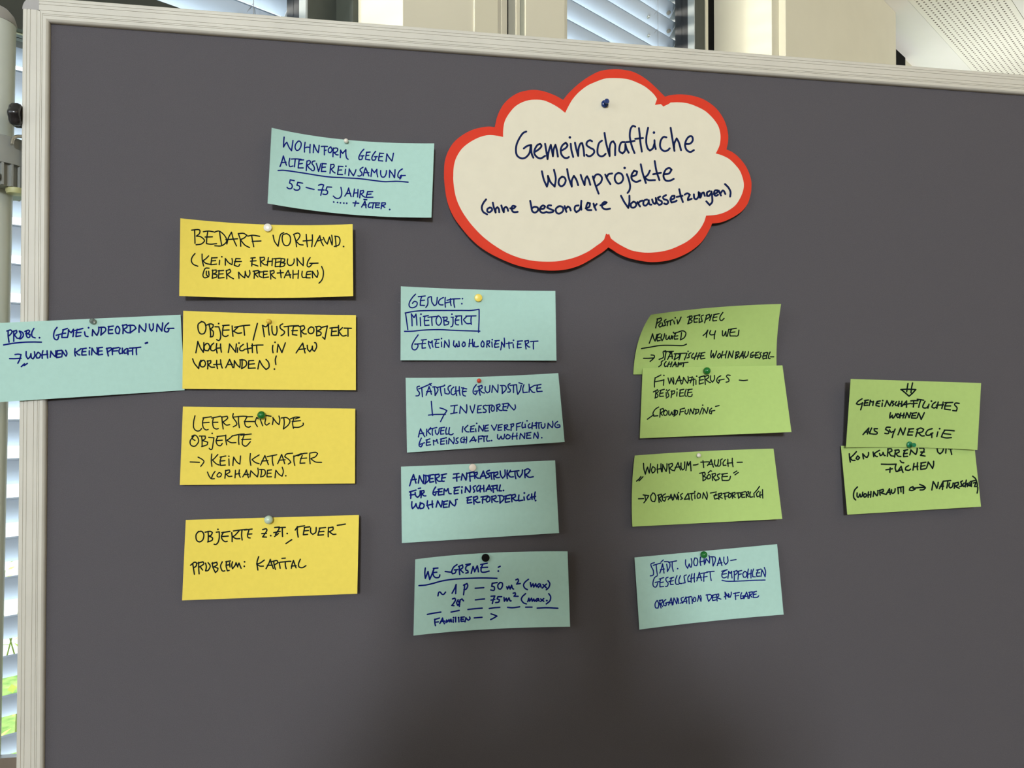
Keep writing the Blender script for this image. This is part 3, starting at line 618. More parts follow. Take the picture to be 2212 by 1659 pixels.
INK['g3'] = [
('handwritten_line', "208,385 230,315 258,240;258,240 275,295 290,350;225,310 295,300;320,350 328,300 335,255;335,255 360,310 385,355;385,355 392,300 390,245;415,250 420,305 405,360;395,250 450,260 455,310 405,360;475,250 465,300 470,340 520,330;455,250 520,240;465,295 510,290;540,240 540,300 550,352;530,245 585,235 590,265 545,290;550,295 580,325 620,325;635,245 622,290 630,325 655,325;615,245 685,230;625,285 670,278;775,235 845,225;818,235 815,275 818,325;770,285 860,270;875,310 882,270 890,230;890,230 915,270 935,312;935,312 945,270 945,220;985,215 985,265 990,325;950,225 1040,205;980,265 1050,258;1045,220 1048,255 1050,290;1040,222 1080,210 1080,235 1050,255;1055,258 1085,285 1105,285;1120,290 1140,245 1160,195;1160,195 1175,240 1195,290;1125,265 1190,255;1240,185 1205,200 1210,230 1240,250 1230,275 1200,280;1215,225 1300,212;1260,220 1262,260 1270,300;1300,215 1295,260 1300,302;1295,220 1345,205 1345,235 1305,255;1310,260 1335,280 1370,275;1378,195 1385,250 1410,285 1440,250 1440,180;1470,185 1465,235 1470,290;1510,185 1480,235;1480,240 1510,270 1550,268;1500,205 1620,190;1570,200 1570,245 1580,292;1595,210 1605,250 1630,275 1660,230 1665,180;1695,185 1695,230 1700,280;1690,185 1735,165 1765,185 1735,225 1700,240;1710,245 1750,275 1805,268"),
('handwritten_line', "220,460 225,500 222,548;205,465 290,440;215,505 280,495;280,470 285,510 310,535 340,505 345,450;320,420 350,415;360,450 360,490 355,540;350,455 390,445 395,470 365,490;370,495 395,515 418,515;545,400 520,440 510,490 535,510 550,480;520,470 590,455;590,430 580,465 580,505 635,498;575,430 630,420;580,465 625,460;655,425 652,460 650,500;655,428 680,455 705,420;705,420 710,460 720,485 745,488;800,410 785,450 785,490 835,482;780,410 855,398;785,450 835,440;880,440 882,480;885,400;925,470 930,430 932,398;932,398 960,440 985,470;985,470 995,425 990,385;1060,385 1030,400 1035,430 1050,450 1035,470;1105,380 1075,410 1080,455 1110,445;1125,385 1120,420 1120,465;1110,430 1170,415;1165,380 1165,420 1170,460;1195,455 1215,415 1235,375;1235,375 1250,415 1265,450;1200,430 1260,425;1285,385 1285,425 1290,470;1265,390 1340,378;1280,425 1330,418;1340,380 1335,420 1345,450;1380,375 1370,415 1365,450 1395,450;1420,445"),
('handwritten_line', "238,590 235,640 245,680 275,650 290,615;290,615 300,655 320,680 340,640 345,600;365,610 335,640 345,680 385,670 395,630 365,608;440,580 435,630 455,682;430,640 510,620;500,580 500,620 505,665;550,660 560,620 570,580;570,580 595,625 615,660;615,660 625,620 630,580;655,590 645,625 645,665 695,660;640,590 700,580;645,625 690,620;715,660 722,620 728,580;728,580 760,625 790,645 805,610 800,565 825,560;965,535 955,570 955,610 1010,600;945,540 1010,525;950,572 1000,565;1035,530 1035,575 1040,622;1030,535 1080,520 1085,550 1040,572;1050,575 1080,600 1115,595;1160,525 1150,565 1150,610;1130,530 1220,515;1145,565 1195,560;1215,530 1195,565 1210,595 1240,580 1245,535 1215,525;1275,520 1270,560 1272,600;1265,525 1320,512 1325,540 1280,560;1290,562 1320,590 1350,588;1370,510 1375,560 1375,608;1350,512 1410,515 1425,555 1375,608;1460,515 1445,555 1445,598 1500,590;1435,520 1515,500;1445,555 1500,548;1530,505 1525,545 1530,592;1520,508 1570,495 1575,525 1535,545;1540,548 1575,575 1610,570;1620,505 1615,545 1620,580 1670,570;1685,530 1690,570;1690,478;1750,500 1725,530 1735,565 1765,555;1785,490 1785,530 1790,560;1770,535 1835,522;1830,465 1822,510 1820,555;1835,575"),
]
INK['g4'] = [
('handwritten_line', "235,285 228,350 235,420;235,420 255,370 270,330;270,330 280,380 292,435;292,435 320,370 345,300;350,290 335,345 345,390 375,412 415,405 425,375;340,290 400,285;340,345 385,340;495,330 530,335 570,340;650,240 605,275 580,330 590,360 625,350 640,310;615,310 660,305;680,265 680,320 685,370;670,265 720,245 725,280 690,305;695,310 730,345;820,240 770,265 765,310 790,320 795,345 765,352;765,240 825,230;835,355 850,300 860,265;860,265 875,310 880,335;880,335 900,290 915,255;915,255 925,300 930,335;985,245 965,290 970,335 1010,340 1070,325;960,240 1045,222;960,280 1050,275;1190,275 1215,262;1190,325"),
('underline', "152,515 240,508 340,485 450,455 600,432 800,420 1000,415 1172,420"),
('handwritten_line', "400,650 410,605 430,600 450,625 475,630 500,600;585,615 620,550 638,500;638,500 635,560 632,620;750,500 745,560 735,635;735,510 780,488 790,520 770,560 740,570;888,550 1000,542;1175,475 1110,485;1110,485 1105,525;1105,525 1135,530 1140,560 1130,578 1090,572;1215,475 1185,505 1190,550 1220,560 1245,520 1240,480 1210,475;1300,530 1310,560 1330,520;1330,520 1345,560 1365,510;1365,510 1375,550 1390,560;1420,440 1445,428 1455,450 1440,480 1430,495 1478,488;1585,432 1540,470 1520,510 1540,550 1572,568;1610,475 1620,530 1645,490;1645,490 1655,535 1680,490;1680,490 1690,530;1725,490 1705,510 1715,540 1740,510;1740,495 1750,535;1775,500 1820,545;1820,495 1765,548;1840,450 1865,490 1850,540 1818,570"),
('handwritten_line', "590,690 620,680 630,705 595,760 580,775 610,778;665,700 645,740 660,775 685,740 690,700;690,700 682,745 680,788;690,705 715,690 735,715;670,720 685,760;890,702 950,695 1010,690;1095,655 1145,650;1145,650 1125,700 1112,750;1095,705 1145,695;1235,660 1185,660;1185,660 1175,690;1175,690 1205,700 1195,730 1155,738;1265,670 1270,720 1295,680;1295,680 1305,720 1330,675;1330,675 1345,715 1358,715;1385,615 1410,608 1415,630 1395,655 1450,655;1548,620 1505,660 1492,700 1520,740 1558,755;1575,725 1590,680;1590,680 1600,720 1625,680;1625,680 1635,720 1655,690;1655,690 1665,720;1700,685 1680,705 1690,722 1715,700;1715,685 1725,718;1745,690 1785,720;1785,685 1745,722;1825,712;1850,620 1875,660 1865,715 1818,755"),
('dashed_line', "262,892 350,875 438,862;572,862 630,850 678,840;792,828 880,818 980,810;1072,815 1140,805 1210,800;1312,800 1380,805 1470,793;1548,798 1632,797;1700,810 1830,805 1970,812"),
('handwritten_line', "360,955 358,995 368,1040;355,960 420,940;358,995 405,990;425,1010 445,975 460,940;460,940 470,980 485,1015;435,985 490,980;505,1000 515,965;515,965 525,990 545,960;545,960 555,990 570,955;570,955 580,990;600,960 602,995;605,935;632,930 632,990;672,950 675,990;670,935;715,930 700,955 705,985 740,980;700,930 745,925;700,957 735,955;755,990 762,955 765,935;765,935 785,960 800,968;800,968 820,950 815,925;875,938 978,930;1095,885 1140,900 1172,915;1172,915 1130,940 1090,960"),
]
INK['n1'] = [
('handwritten_line', "415,275 400,340 388,400;405,280 460,265 465,295 405,340;455,330 430,365 445,390 480,365 475,330;530,285 505,305 515,335 520,365 485,375;530,320 620,290;555,315 548,350 545,370;590,310 590,360;635,305 645,345;655,262;680,290 690,345;690,345 715,300 735,252;855,235 845,290 830,345;820,255 880,235 885,260 850,285;855,285 885,300 875,325 825,345;925,240 910,285 915,325 955,320;910,240 990,220;910,280 960,272;985,270 980,330;985,235;1040,225 1010,240 1015,280 1025,310 985,325;1085,225 1070,280 1055,332;1075,230 1120,215 1125,250 1075,285;1150,220 1125,300;1190,220 1170,265 1170,305 1220,300;1180,220 1255,205;1170,260 1225,250;1305,190 1270,240 1265,285 1290,300 1322,270"),
('handwritten_line', "300,610 325,545 345,480;345,480 360,540 380,580;380,580 395,530 405,490;425,490 405,535 410,580 450,570;415,490 450,480;405,535 445,528;470,490 460,540 475,575 500,530 510,480;530,500 528,550 550,555 575,510;575,510 575,550 595,550 605,505;620,510 615,550;630,462;660,480 640,520 645,555 690,550;640,475 720,450;640,515 690,508;740,465 735,520 725,565;700,455 760,440 800,470 780,530 725,565"),
('handwritten_line', "1035,505 1075,470 1100,430;1100,430 1085,480 1078,528;1140,435 1125,470 1140,495 1195,490;1205,440 1190,495 1188,550;1300,440 1300,500 1320,505 1345,450;1345,450 1350,510 1365,510 1385,420;1420,425 1400,465 1405,510 1465,510 1510,505 1525,430;1400,420 1490,405;1400,465 1470,455"),
('underline', "195,682 300,665 450,640 600,638 740,642 780,635 808,622"),
('arrow', "222,815 290,815 365,810;325,770 365,775 370,800 345,830 312,858"),
('handwritten_line', "525,712 490,725 495,765 490,805 435,830;510,725 630,720;530,730 520,780 510,835;550,830 575,780 600,720;600,720 610,770 615,820;565,790 620,790;575,735 610,730;665,750 655,790 640,835;640,755 700,755 710,790 640,835;705,750 800,745;730,750 720,790 705,835;815,745 780,835;830,720;870,740 840,760 845,800 815,810;905,745 880,780 885,815 915,805;950,740 930,790 915,830;925,790 985,780;985,740 970,790 955,830;1020,745 1000,785 1005,825 1060,815;1000,745 1060,735;1000,785 1045,780;1150,710 1140,770 1145,805;1145,805 1175,750;1175,750 1180,810;1180,810 1205,765 1220,715;1255,750 1230,790 1245,815 1275,785 1265,750;1305,720 1290,770 1285,810;1285,775 1345,765;1360,715 1345,765 1340,810;1375,810 1385,770 1395,720;1395,720 1410,770 1430,805;1430,805 1440,760 1450,715;1490,730 1480,780 1475,820;1480,735 1520,725 1525,750 1485,775;1490,775 1520,790 1475,820;1530,810 1555,770 1580,720;1580,720 1580,770 1585,815;1540,785 1590,780;1610,725 1600,775 1615,805 1645,775 1655,725;1720,730 1690,750 1680,800 1710,800 1720,775;1700,775 1735,770;1765,740 1745,780 1750,810 1795,805;1750,740 1800,730;1750,775 1785,770;1830,735 1810,755 1825,780 1800,820;1870,750 1850,790 1855,825 1890,815;1855,745 1910,735;1855,785 1890,778;1920,740 1900,790 1905,820;1950,730 1930,780 1930,815 1950,820;1955,795 2000,795"),
('handwritten_line', "490,845 465,865 465,900 430,930;530,860 505,895 515,930 540,920;575,865 560,895 550,930;555,900 605,890;610,865 600,900 590,930;615,930 640,895 655,865;655,865 665,900 668,930;630,905 675,900;700,870 695,900 690,930;695,885 760,880;695,905 740,900;725,880 830,870;770,880 768,905 762,930"),
]
INK['n2'] = [
('handwritten_line', "310,220 300,280 300,345;305,225 385,185;300,275 360,265 425,250;425,245 418,322;425,190;480,225 490,265 500,300;500,300 515,255 520,225;520,225 540,275 555,305;555,305 555,250 545,215;580,305 605,250 630,200;630,200 640,250 655,305;590,265 660,255;670,300 680,250 685,215;685,215 715,265 740,295;740,295 750,245 745,205;765,220 805,210 775,290;755,260 840,240;820,225 818,270 815,325;850,255 850,310;860,200;905,215 895,260 895,305 950,290;890,215 960,195;895,255 950,245;970,200 970,250 975,310;960,205 1015,190 1020,215 980,245;985,250 1025,280 1045,285;1045,195 1045,250 1070,280 1095,240 1095,190;1180,195 1140,220 1125,265 1150,295 1165,260;1150,255 1225,240;1305,190 1270,185 1255,205 1285,240 1285,270 1250,280;1425,252 1480,258 1535,252"),
('handwritten_line', "320,390 315,440 310,490;285,410 340,380 350,405 320,430;325,430 345,450 340,475 305,490;385,390 370,430 370,470 420,465;370,390 430,375;370,430 415,422;455,415 455,470;460,385;500,380 475,400 480,430 490,465 455,490;530,395 528,440 520,485;520,400 565,395 565,425 530,445;600,410 595,465;600,372;645,385 635,425 635,468 685,462;635,385 690,375;635,425 680,420;720,375 705,420 705,460 725,465;760,375 740,420 745,465 790,468 800,440;740,380 800,372;740,420 795,412"),
('handwritten_line', "355,610 310,640 280,690 290,730 345,725;205,772 250,740 290,712;380,640 375,690 370,745;375,640 415,630 420,660 380,690;385,695 405,720;440,650 420,690 430,720 460,715 470,670 445,650;490,660 490,710 510,715 530,675;530,675 540,715 560,700 560,655;575,650 575,690 560,730;565,650 605,660 600,700 555,730;645,640 640,680 632,715;640,640 700,625;640,675 685,668;710,650 705,690 725,705 745,680 750,640;765,705 772,665 778,635;778,635 795,670 810,700;810,700 820,660 825,630;850,645 850,685 838,705;835,640 885,640 880,680 838,705;935,620 915,665 900,705;940,585;940,700 950,660 955,630;955,630 975,665 990,695;990,695 1005,650 1010,615;1060,625 1035,650 1030,690 1055,700 1060,670;1045,665 1100,655;1110,602 1158,590"),
]
INK['n3'] = [
('quotation_mark', "155,495 190,465 215,432;190,490 215,465 242,435"),
('quotation_mark', "1462,385 1505,358;1480,410 1525,378"),
('handwritten_line', "250,255 255,330 275,400;275,400 290,340 305,305;305,305 315,350 328,385;328,385 340,310 345,260;375,300 355,345 370,385 400,365 405,320 375,300;440,270 435,330 440,385;430,335 490,325;485,260 485,320 495,370;500,370 505,320 508,270;508,270 530,320 555,365;555,365 565,310 565,260;590,265 595,325 602,388;585,270 635,255 640,285 600,320;605,325 640,350 665,350;665,355 690,295 715,245;715,245 730,300 750,345;675,310 745,300;755,250 755,310 775,345 800,320 805,235;820,350 830,290 840,235;840,235 855,285;855,285 880,230;880,230 885,290 890,355;920,278 955,275 985,265;1020,240 1100,235 1130,235;1050,220 1055,260 1060,312;1110,285 1140,245 1160,205;1160,205 1175,260 1190,305;1125,270 1185,265;1210,210 1205,260 1225,295 1250,270 1260,205;1310,195 1285,215 1290,255 1275,290 1240,290;1350,205 1320,245 1325,285 1360,280;1385,200 1385,245 1390,295;1375,255 1450,245;1445,185 1445,240 1455,300;1510,242 1580,240"),
('handwritten_line', "1045,395 1050,440 1050,490;1005,390 1070,375 1080,405 1050,430;1055,430 1090,445 1085,470 1050,490;1130,405 1105,435 1115,465 1145,455 1150,415 1125,405;1120,385 1150,355 1165,360;1180,395 1175,440 1180,485;1170,400 1215,390 1220,415 1185,440;1190,442 1205,470 1225,490;1280,395 1245,410 1250,435 1270,455 1255,475 1225,478;1320,400 1305,440 1310,485 1400,480 1420,430;1300,400 1380,390;1305,435 1380,430"),
('arrow', "182,732 250,730;245,680 320,690;320,690 290,740 255,785;270,690 275,740"),
('handwritten_line', "375,655 345,700 360,760 400,770 415,710 395,660 370,655;450,680 455,730 460,780;440,685 490,670 490,700 460,725;465,728 490,770;545,665 510,690 505,745 535,765 550,730;525,715 590,700;580,745 605,710 620,670;620,670 630,715 640,750;590,725 640,715;650,745 660,705 665,670;665,670 685,710 700,740;700,740 708,700 705,668;720,695 722,745;722,650;775,660 750,680 755,705 775,725 750,742;800,740 825,695 850,660;850,660 860,700 865,745;805,740 870,730;870,665 940,655;900,665 895,710 905,750;940,680 942,730;940,635;990,655 970,690 980,725 1010,715 1015,670 985,655;1045,725 1050,685 1055,650;1055,650 1080,700 1100,740;1100,740 1110,690 1100,640;1150,655 1230,640;1225,665 1200,700 1210,735 1255,725;1195,690 1240,680;1265,665 1262,700 1265,740;1255,665 1300,655 1300,680 1270,700;1275,705 1310,725;1345,660 1345,700 1350,740;1320,662 1400,645;1340,700 1385,695;1400,665 1390,700 1405,720 1430,695 1425,660 1400,660;1450,655 1445,690 1448,725;1440,655 1480,645 1480,675 1450,692;1455,695 1485,715;1520,650 1525,690 1530,725;1500,655 1550,650 1560,690 1530,725;1580,645 1570,680 1575,715 1615,710;1565,650 1620,635;1570,680 1605,672;1635,645 1632,680 1635,715;1630,645 1665,635 1665,660 1638,680;1645,685 1670,705;1690,640 1680,680 1690,712 1720,705;1735,660 1740,710;1745,650 1780,610 1812,565;1800,630 1770,665 1780,705 1810,695;1820,640 1815,680 1820,715;1815,685 1855,675;1852,610 1852,665 1855,722"),
]
INK['n4'] = [
('handwritten_line', "365,315 320,330 325,370 350,420 350,480 310,492;350,350 450,320;390,350 395,410 405,475;438,455 460,390 475,330;475,330 485,390 495,455;445,410 500,400;455,305 485,278;530,335 540,390 540,430;500,300 560,305 575,360 540,435;555,310 665,290;605,310 605,370 620,432;678,395;785,275 785,340 812,390;812,390 835,330;835,330 845,370 860,375;860,375 870,310 860,260;910,250 895,300 905,350 935,355 950,300 935,255 905,255;985,240 980,300 990,355;975,305 1040,290;1035,260 1035,300 1040,340;1050,320 1060,260;1060,260 1085,290 1105,320;1105,320 1110,260 1100,220;1140,235 1150,290 1155,360;1120,235 1180,240 1185,290 1155,360;1210,355 1230,300 1245,245;1245,245 1260,300 1275,355;1215,325 1275,315;1300,240 1300,300 1325,340 1355,300 1350,235;1392,285 1465,272"),
('handwritten_line', "405,490 365,520 345,590 355,635 390,640 410,590;375,580 430,570;450,530 440,580 440,640 490,635;430,535 490,515;440,585 485,575;550,510 520,525 525,560 550,590 540,630 515,635;600,520 580,565 585,610 620,605;575,525 625,510;560,570 620,555;670,490 650,545 655,600 690,605;715,490 695,545 700,595 735,595;795,480 765,495 770,540 780,585 750,590;840,480 815,520 820,570 850,565;870,465 860,520 860,580;850,530 905,515;905,460 900,520 905,575;935,560 955,500 970,445;970,445 985,500 1000,555;935,520 1000,510;1035,455 1030,505 1030,565;990,460 1080,445;1020,510 1075,500;1070,440 1170,430;1115,440 1120,500 1130,555;1320,420 1280,450 1275,500 1300,520 1340,505;1270,430 1345,410;1280,470 1335,462;1355,525 1360,480 1365,430;1365,430 1385,460 1405,430;1405,430 1405,480 1410,520;1440,430 1440,490 1440,550;1430,435 1475,420 1480,455 1445,480;1500,430 1495,480 1490,540;1490,430 1540,420;1495,475 1535,465;1580,430 1555,465 1565,510 1600,505 1610,455 1585,430;1630,400 1620,460 1620,520;1620,470 1670,460;1670,410 1665,460 1665,520;1700,400 1685,450 1690,505 1725,505;1760,420 1740,460 1745,500 1785,495;1740,415 1800,400;1740,455 1785,450;1800,500 1808,450 1812,410;1812,410 1835,455 1855,505;1855,505 1862,440 1845,380"),
('underline', "1275,552 1350,565 1500,562 1700,552 1855,548"),
('handwritten_line', "400,825 375,865 380,920 415,925 425,870 405,825;440,820 440,870 455,925;430,825 475,815 475,845 445,870;455,875 475,905;520,810 490,840 490,890 520,895 530,860;510,860 560,845;555,885 575,835 590,790;590,790 600,840 605,885;560,860 610,850;615,880 622,830 628,790;628,790 650,835 665,870;665,870 672,820 670,785;685,800 690,865;755,780 725,795 730,825 745,850 710,860;745,860 770,815 790,775;790,775 795,820 800,860;755,840 805,830;790,785 860,770;830,780 830,820 835,868;870,780 875,865;900,785 885,815 895,840 920,830 920,790 900,780;945,835 955,795 960,755;960,755 980,800 992,835;992,835 995,790 985,755;1075,745 1080,790 1095,835;1060,750 1120,745 1135,780 1095,835;1160,750 1145,785 1150,825 1195,815;1140,755 1190,742;1145,788 1190,780;1205,745 1205,785 1210,830;1195,745 1230,735 1230,765 1205,785;1215,790 1260,805;1325,805 1320,760 1315,710;1315,710 1340,750 1365,780;1305,775 1370,745;1360,730 1370,770 1385,780 1400,740 1400,710;1455,720 1455,760 1460,812;1430,730 1510,715;1450,765 1500,755;1540,720 1525,760 1530,800 1560,790 1565,760;1540,765 1590,755;1570,800 1590,750 1605,710;1605,710 1620,755 1625,795;1575,770 1630,765;1650,710 1645,755 1640,795;1635,715 1680,705 1680,735 1650,750;1655,755 1680,780;1710,710 1695,745 1700,785 1750,780 1770,760;1690,710 1740,700;1695,745 1735,738"),
]
INK['s1'] = [
('arrow', "1050,120 1040,180 1032,235;1115,112 1100,180 1092,250;950,205 1050,200 1160,205;1160,205 1110,260 1065,298;1065,298 1010,250 955,205"),
('handwritten_line', "405,335 350,370 325,405 360,415 415,395;410,390 400,440 385,490;460,355 440,390 435,430 485,425;440,360 495,352;440,395 485,390;505,430 515,390 520,355;520,355 540,380 565,370;565,370 560,400 555,430;635,370 605,395 600,430 645,440;615,372 660,365;605,402 645,400;690,395 685,440;695,360;725,440 740,400 755,360;755,360 775,405 795,435;795,435 810,395 825,365;850,370 830,390 850,410 830,435;890,375 870,405 880,430 905,425;925,370 920,405 915,440;910,410 960,400;965,370 960,410 955,440;965,440 1000,400 1030,365;1030,365 1030,410 1028,455;980,420 1090,400;1090,365 1130,360 1190,362;1130,370 1130,410 1125,450;1100,405 1180,398;1180,342 1230,348 1270,355;1225,365 1210,410 1200,455;1290,370 1260,430 1265,460 1310,462 1330,440;1345,410 1330,465;1380,368;1440,380 1400,410 1385,450 1415,465 1450,450;1475,380 1465,425 1455,470;1450,425 1550,420;1545,380 1535,430 1525,470;1590,395 1570,435 1565,480 1645,490;1570,390 1680,385;1570,435 1650,435;1770,400 1720,395 1705,420 1740,460 1730,505 1680,500"),
('handwritten_line', "805,530 795,570 795,605;795,605 830,565;830,565 830,600 845,605;845,605 870,570 880,545;905,545 890,575 905,600 930,585 925,555 905,545;950,535 940,570 935,605;930,575 1000,565;995,535 985,575 980,605;1010,605 1025,565 1035,530;1035,530 1055,570 1065,600;1065,600 1080,560 1090,530;1120,540 1105,570 1100,605 1165,608;1105,540 1170,530;1105,572 1155,570;1180,600 1190,565 1200,535;1200,535 1220,580 1235,625;1235,625 1260,575 1280,530"),
('handwritten_line', "418,838 455,795 500,745;500,745 490,790 480,830;440,805 510,800;540,745 520,790 510,825 560,830;620,755 575,755 580,785 615,805 610,830 560,832;800,735 750,735 735,765 780,795 770,825 725,820;790,770 810,805 840,795;870,760 845,820 828,880;910,840 930,790 945,745;945,745 965,800 980,840;980,840 1000,790 1015,745;1075,760 1055,800 1045,845 1110,845;1060,760 1130,755;1055,800 1120,800;1160,865 1175,810 1190,760;1175,765 1230,745 1270,765 1250,800 1190,815;1200,815 1240,855 1280,855;1390,755 1330,775 1300,825 1325,850 1380,835;1385,830 1385,880;1370,825 1400,815;1470,800 1455,865;1495,755;1570,775 1540,820 1520,870 1590,885 1660,880;1560,775 1630,778 1700,785;1560,825 1650,835"),
]
INK['s2'] = [
('handwritten_line', "225,230 230,290 240,345;325,200 280,250 240,285;240,290 265,320 305,322;340,260 320,295 345,310 370,285 345,260;425,300 418,260 415,230;415,230 450,270 475,280;475,280 495,245 495,210;560,205 565,240 570,270;650,180 600,210 570,235;575,235 600,265 620,268;650,225 660,255 690,240 700,210;700,210 715,250 730,255;770,160 765,215 760,265;765,160 815,160 825,190 775,215;785,215 810,255 850,262;875,180 868,230 862,275;865,180 920,175 925,205 875,230;885,232 910,262 950,268;1010,185 990,225 990,270 1045,265;990,185 1045,172;990,228 1040,222;1075,245 1085,210 1090,175;1090,175 1130,215 1160,240;1160,240 1175,200 1180,155;1215,150 1265,150 1275,185 1225,250 1290,262;1230,205 1280,205;1460,160 1470,205 1500,230 1535,200 1550,155;1580,220 1585,160;1645,160 1655,200 1665,240;1620,160 1670,160"),
('handwritten_line', "675,375 780,378 885,375;800,425 795,490;740,455 830,440;880,380 870,430 885,480 930,465;905,480 930,440 955,405;955,405 965,450 980,490;915,460 970,455;940,325 960,350 990,355;1060,395 1020,420 1015,455 1060,462 1085,445;1135,365 1128,410 1120,458;1125,415 1190,405;1185,355 1180,405 1185,455;1240,360 1230,405 1230,450 1295,440;1230,360 1300,348;1230,405 1290,395;1310,430 1325,385 1335,345;1335,345 1370,395 1395,435;1395,435 1410,385 1410,335"),
('handwritten_line', "340,695 300,740 285,800 290,850 315,878;335,780 335,830 355,840 375,795;375,795 385,835 405,825 415,770;440,790 425,820 440,840 465,825 460,795 440,790;495,765 490,805 490,840;485,810 530,800;530,760 528,805 525,840;560,830 565,795 570,760;570,760 595,800 615,820;615,820 628,780 625,745;655,740 655,790 660,810;645,745 700,730 705,755 665,775;675,780 740,800;745,800 770,755 790,720;790,720 795,760 800,800;755,775 800,770;820,735 820,775 840,785 865,760 870,720;908,706 912,750 915,790;905,706 950,700 985,690;948,702 950,735 952,765;985,690 985,740 985,785;1120,690 1080,710 1070,740 1110,745 1150,725 1120,700;1120,715 1200,705 1280,700;1215,660 1275,685 1295,710 1265,735 1220,738;1385,738 1395,680 1405,620;1405,620 1435,670 1455,715;1455,715 1470,670 1475,630;1490,720 1520,665 1545,615;1545,615 1540,670 1535,730;1500,690 1550,685;1545,615 1650,605;1610,612 1605,660 1595,710;1635,640 1625,685 1645,710 1675,690 1685,640;1710,640 1705,680 1700,715;1700,645 1755,630 1755,665 1710,685;1720,690 1770,715;1815,610 1790,625 1800,650 1805,685 1775,690;1840,640 1820,665 1830,690 1850,680;1870,600 1860,650 1855,695;1860,665 1885,645 1885,690;1910,635 1905,675 1925,680 1935,640;1945,615 1940,690;1925,620 2010,600;1970,640 2005,630 1985,690 2015,690;1960,545 2000,580 2020,640 2025,680;2030,700 2030,740 2022,780"),
]
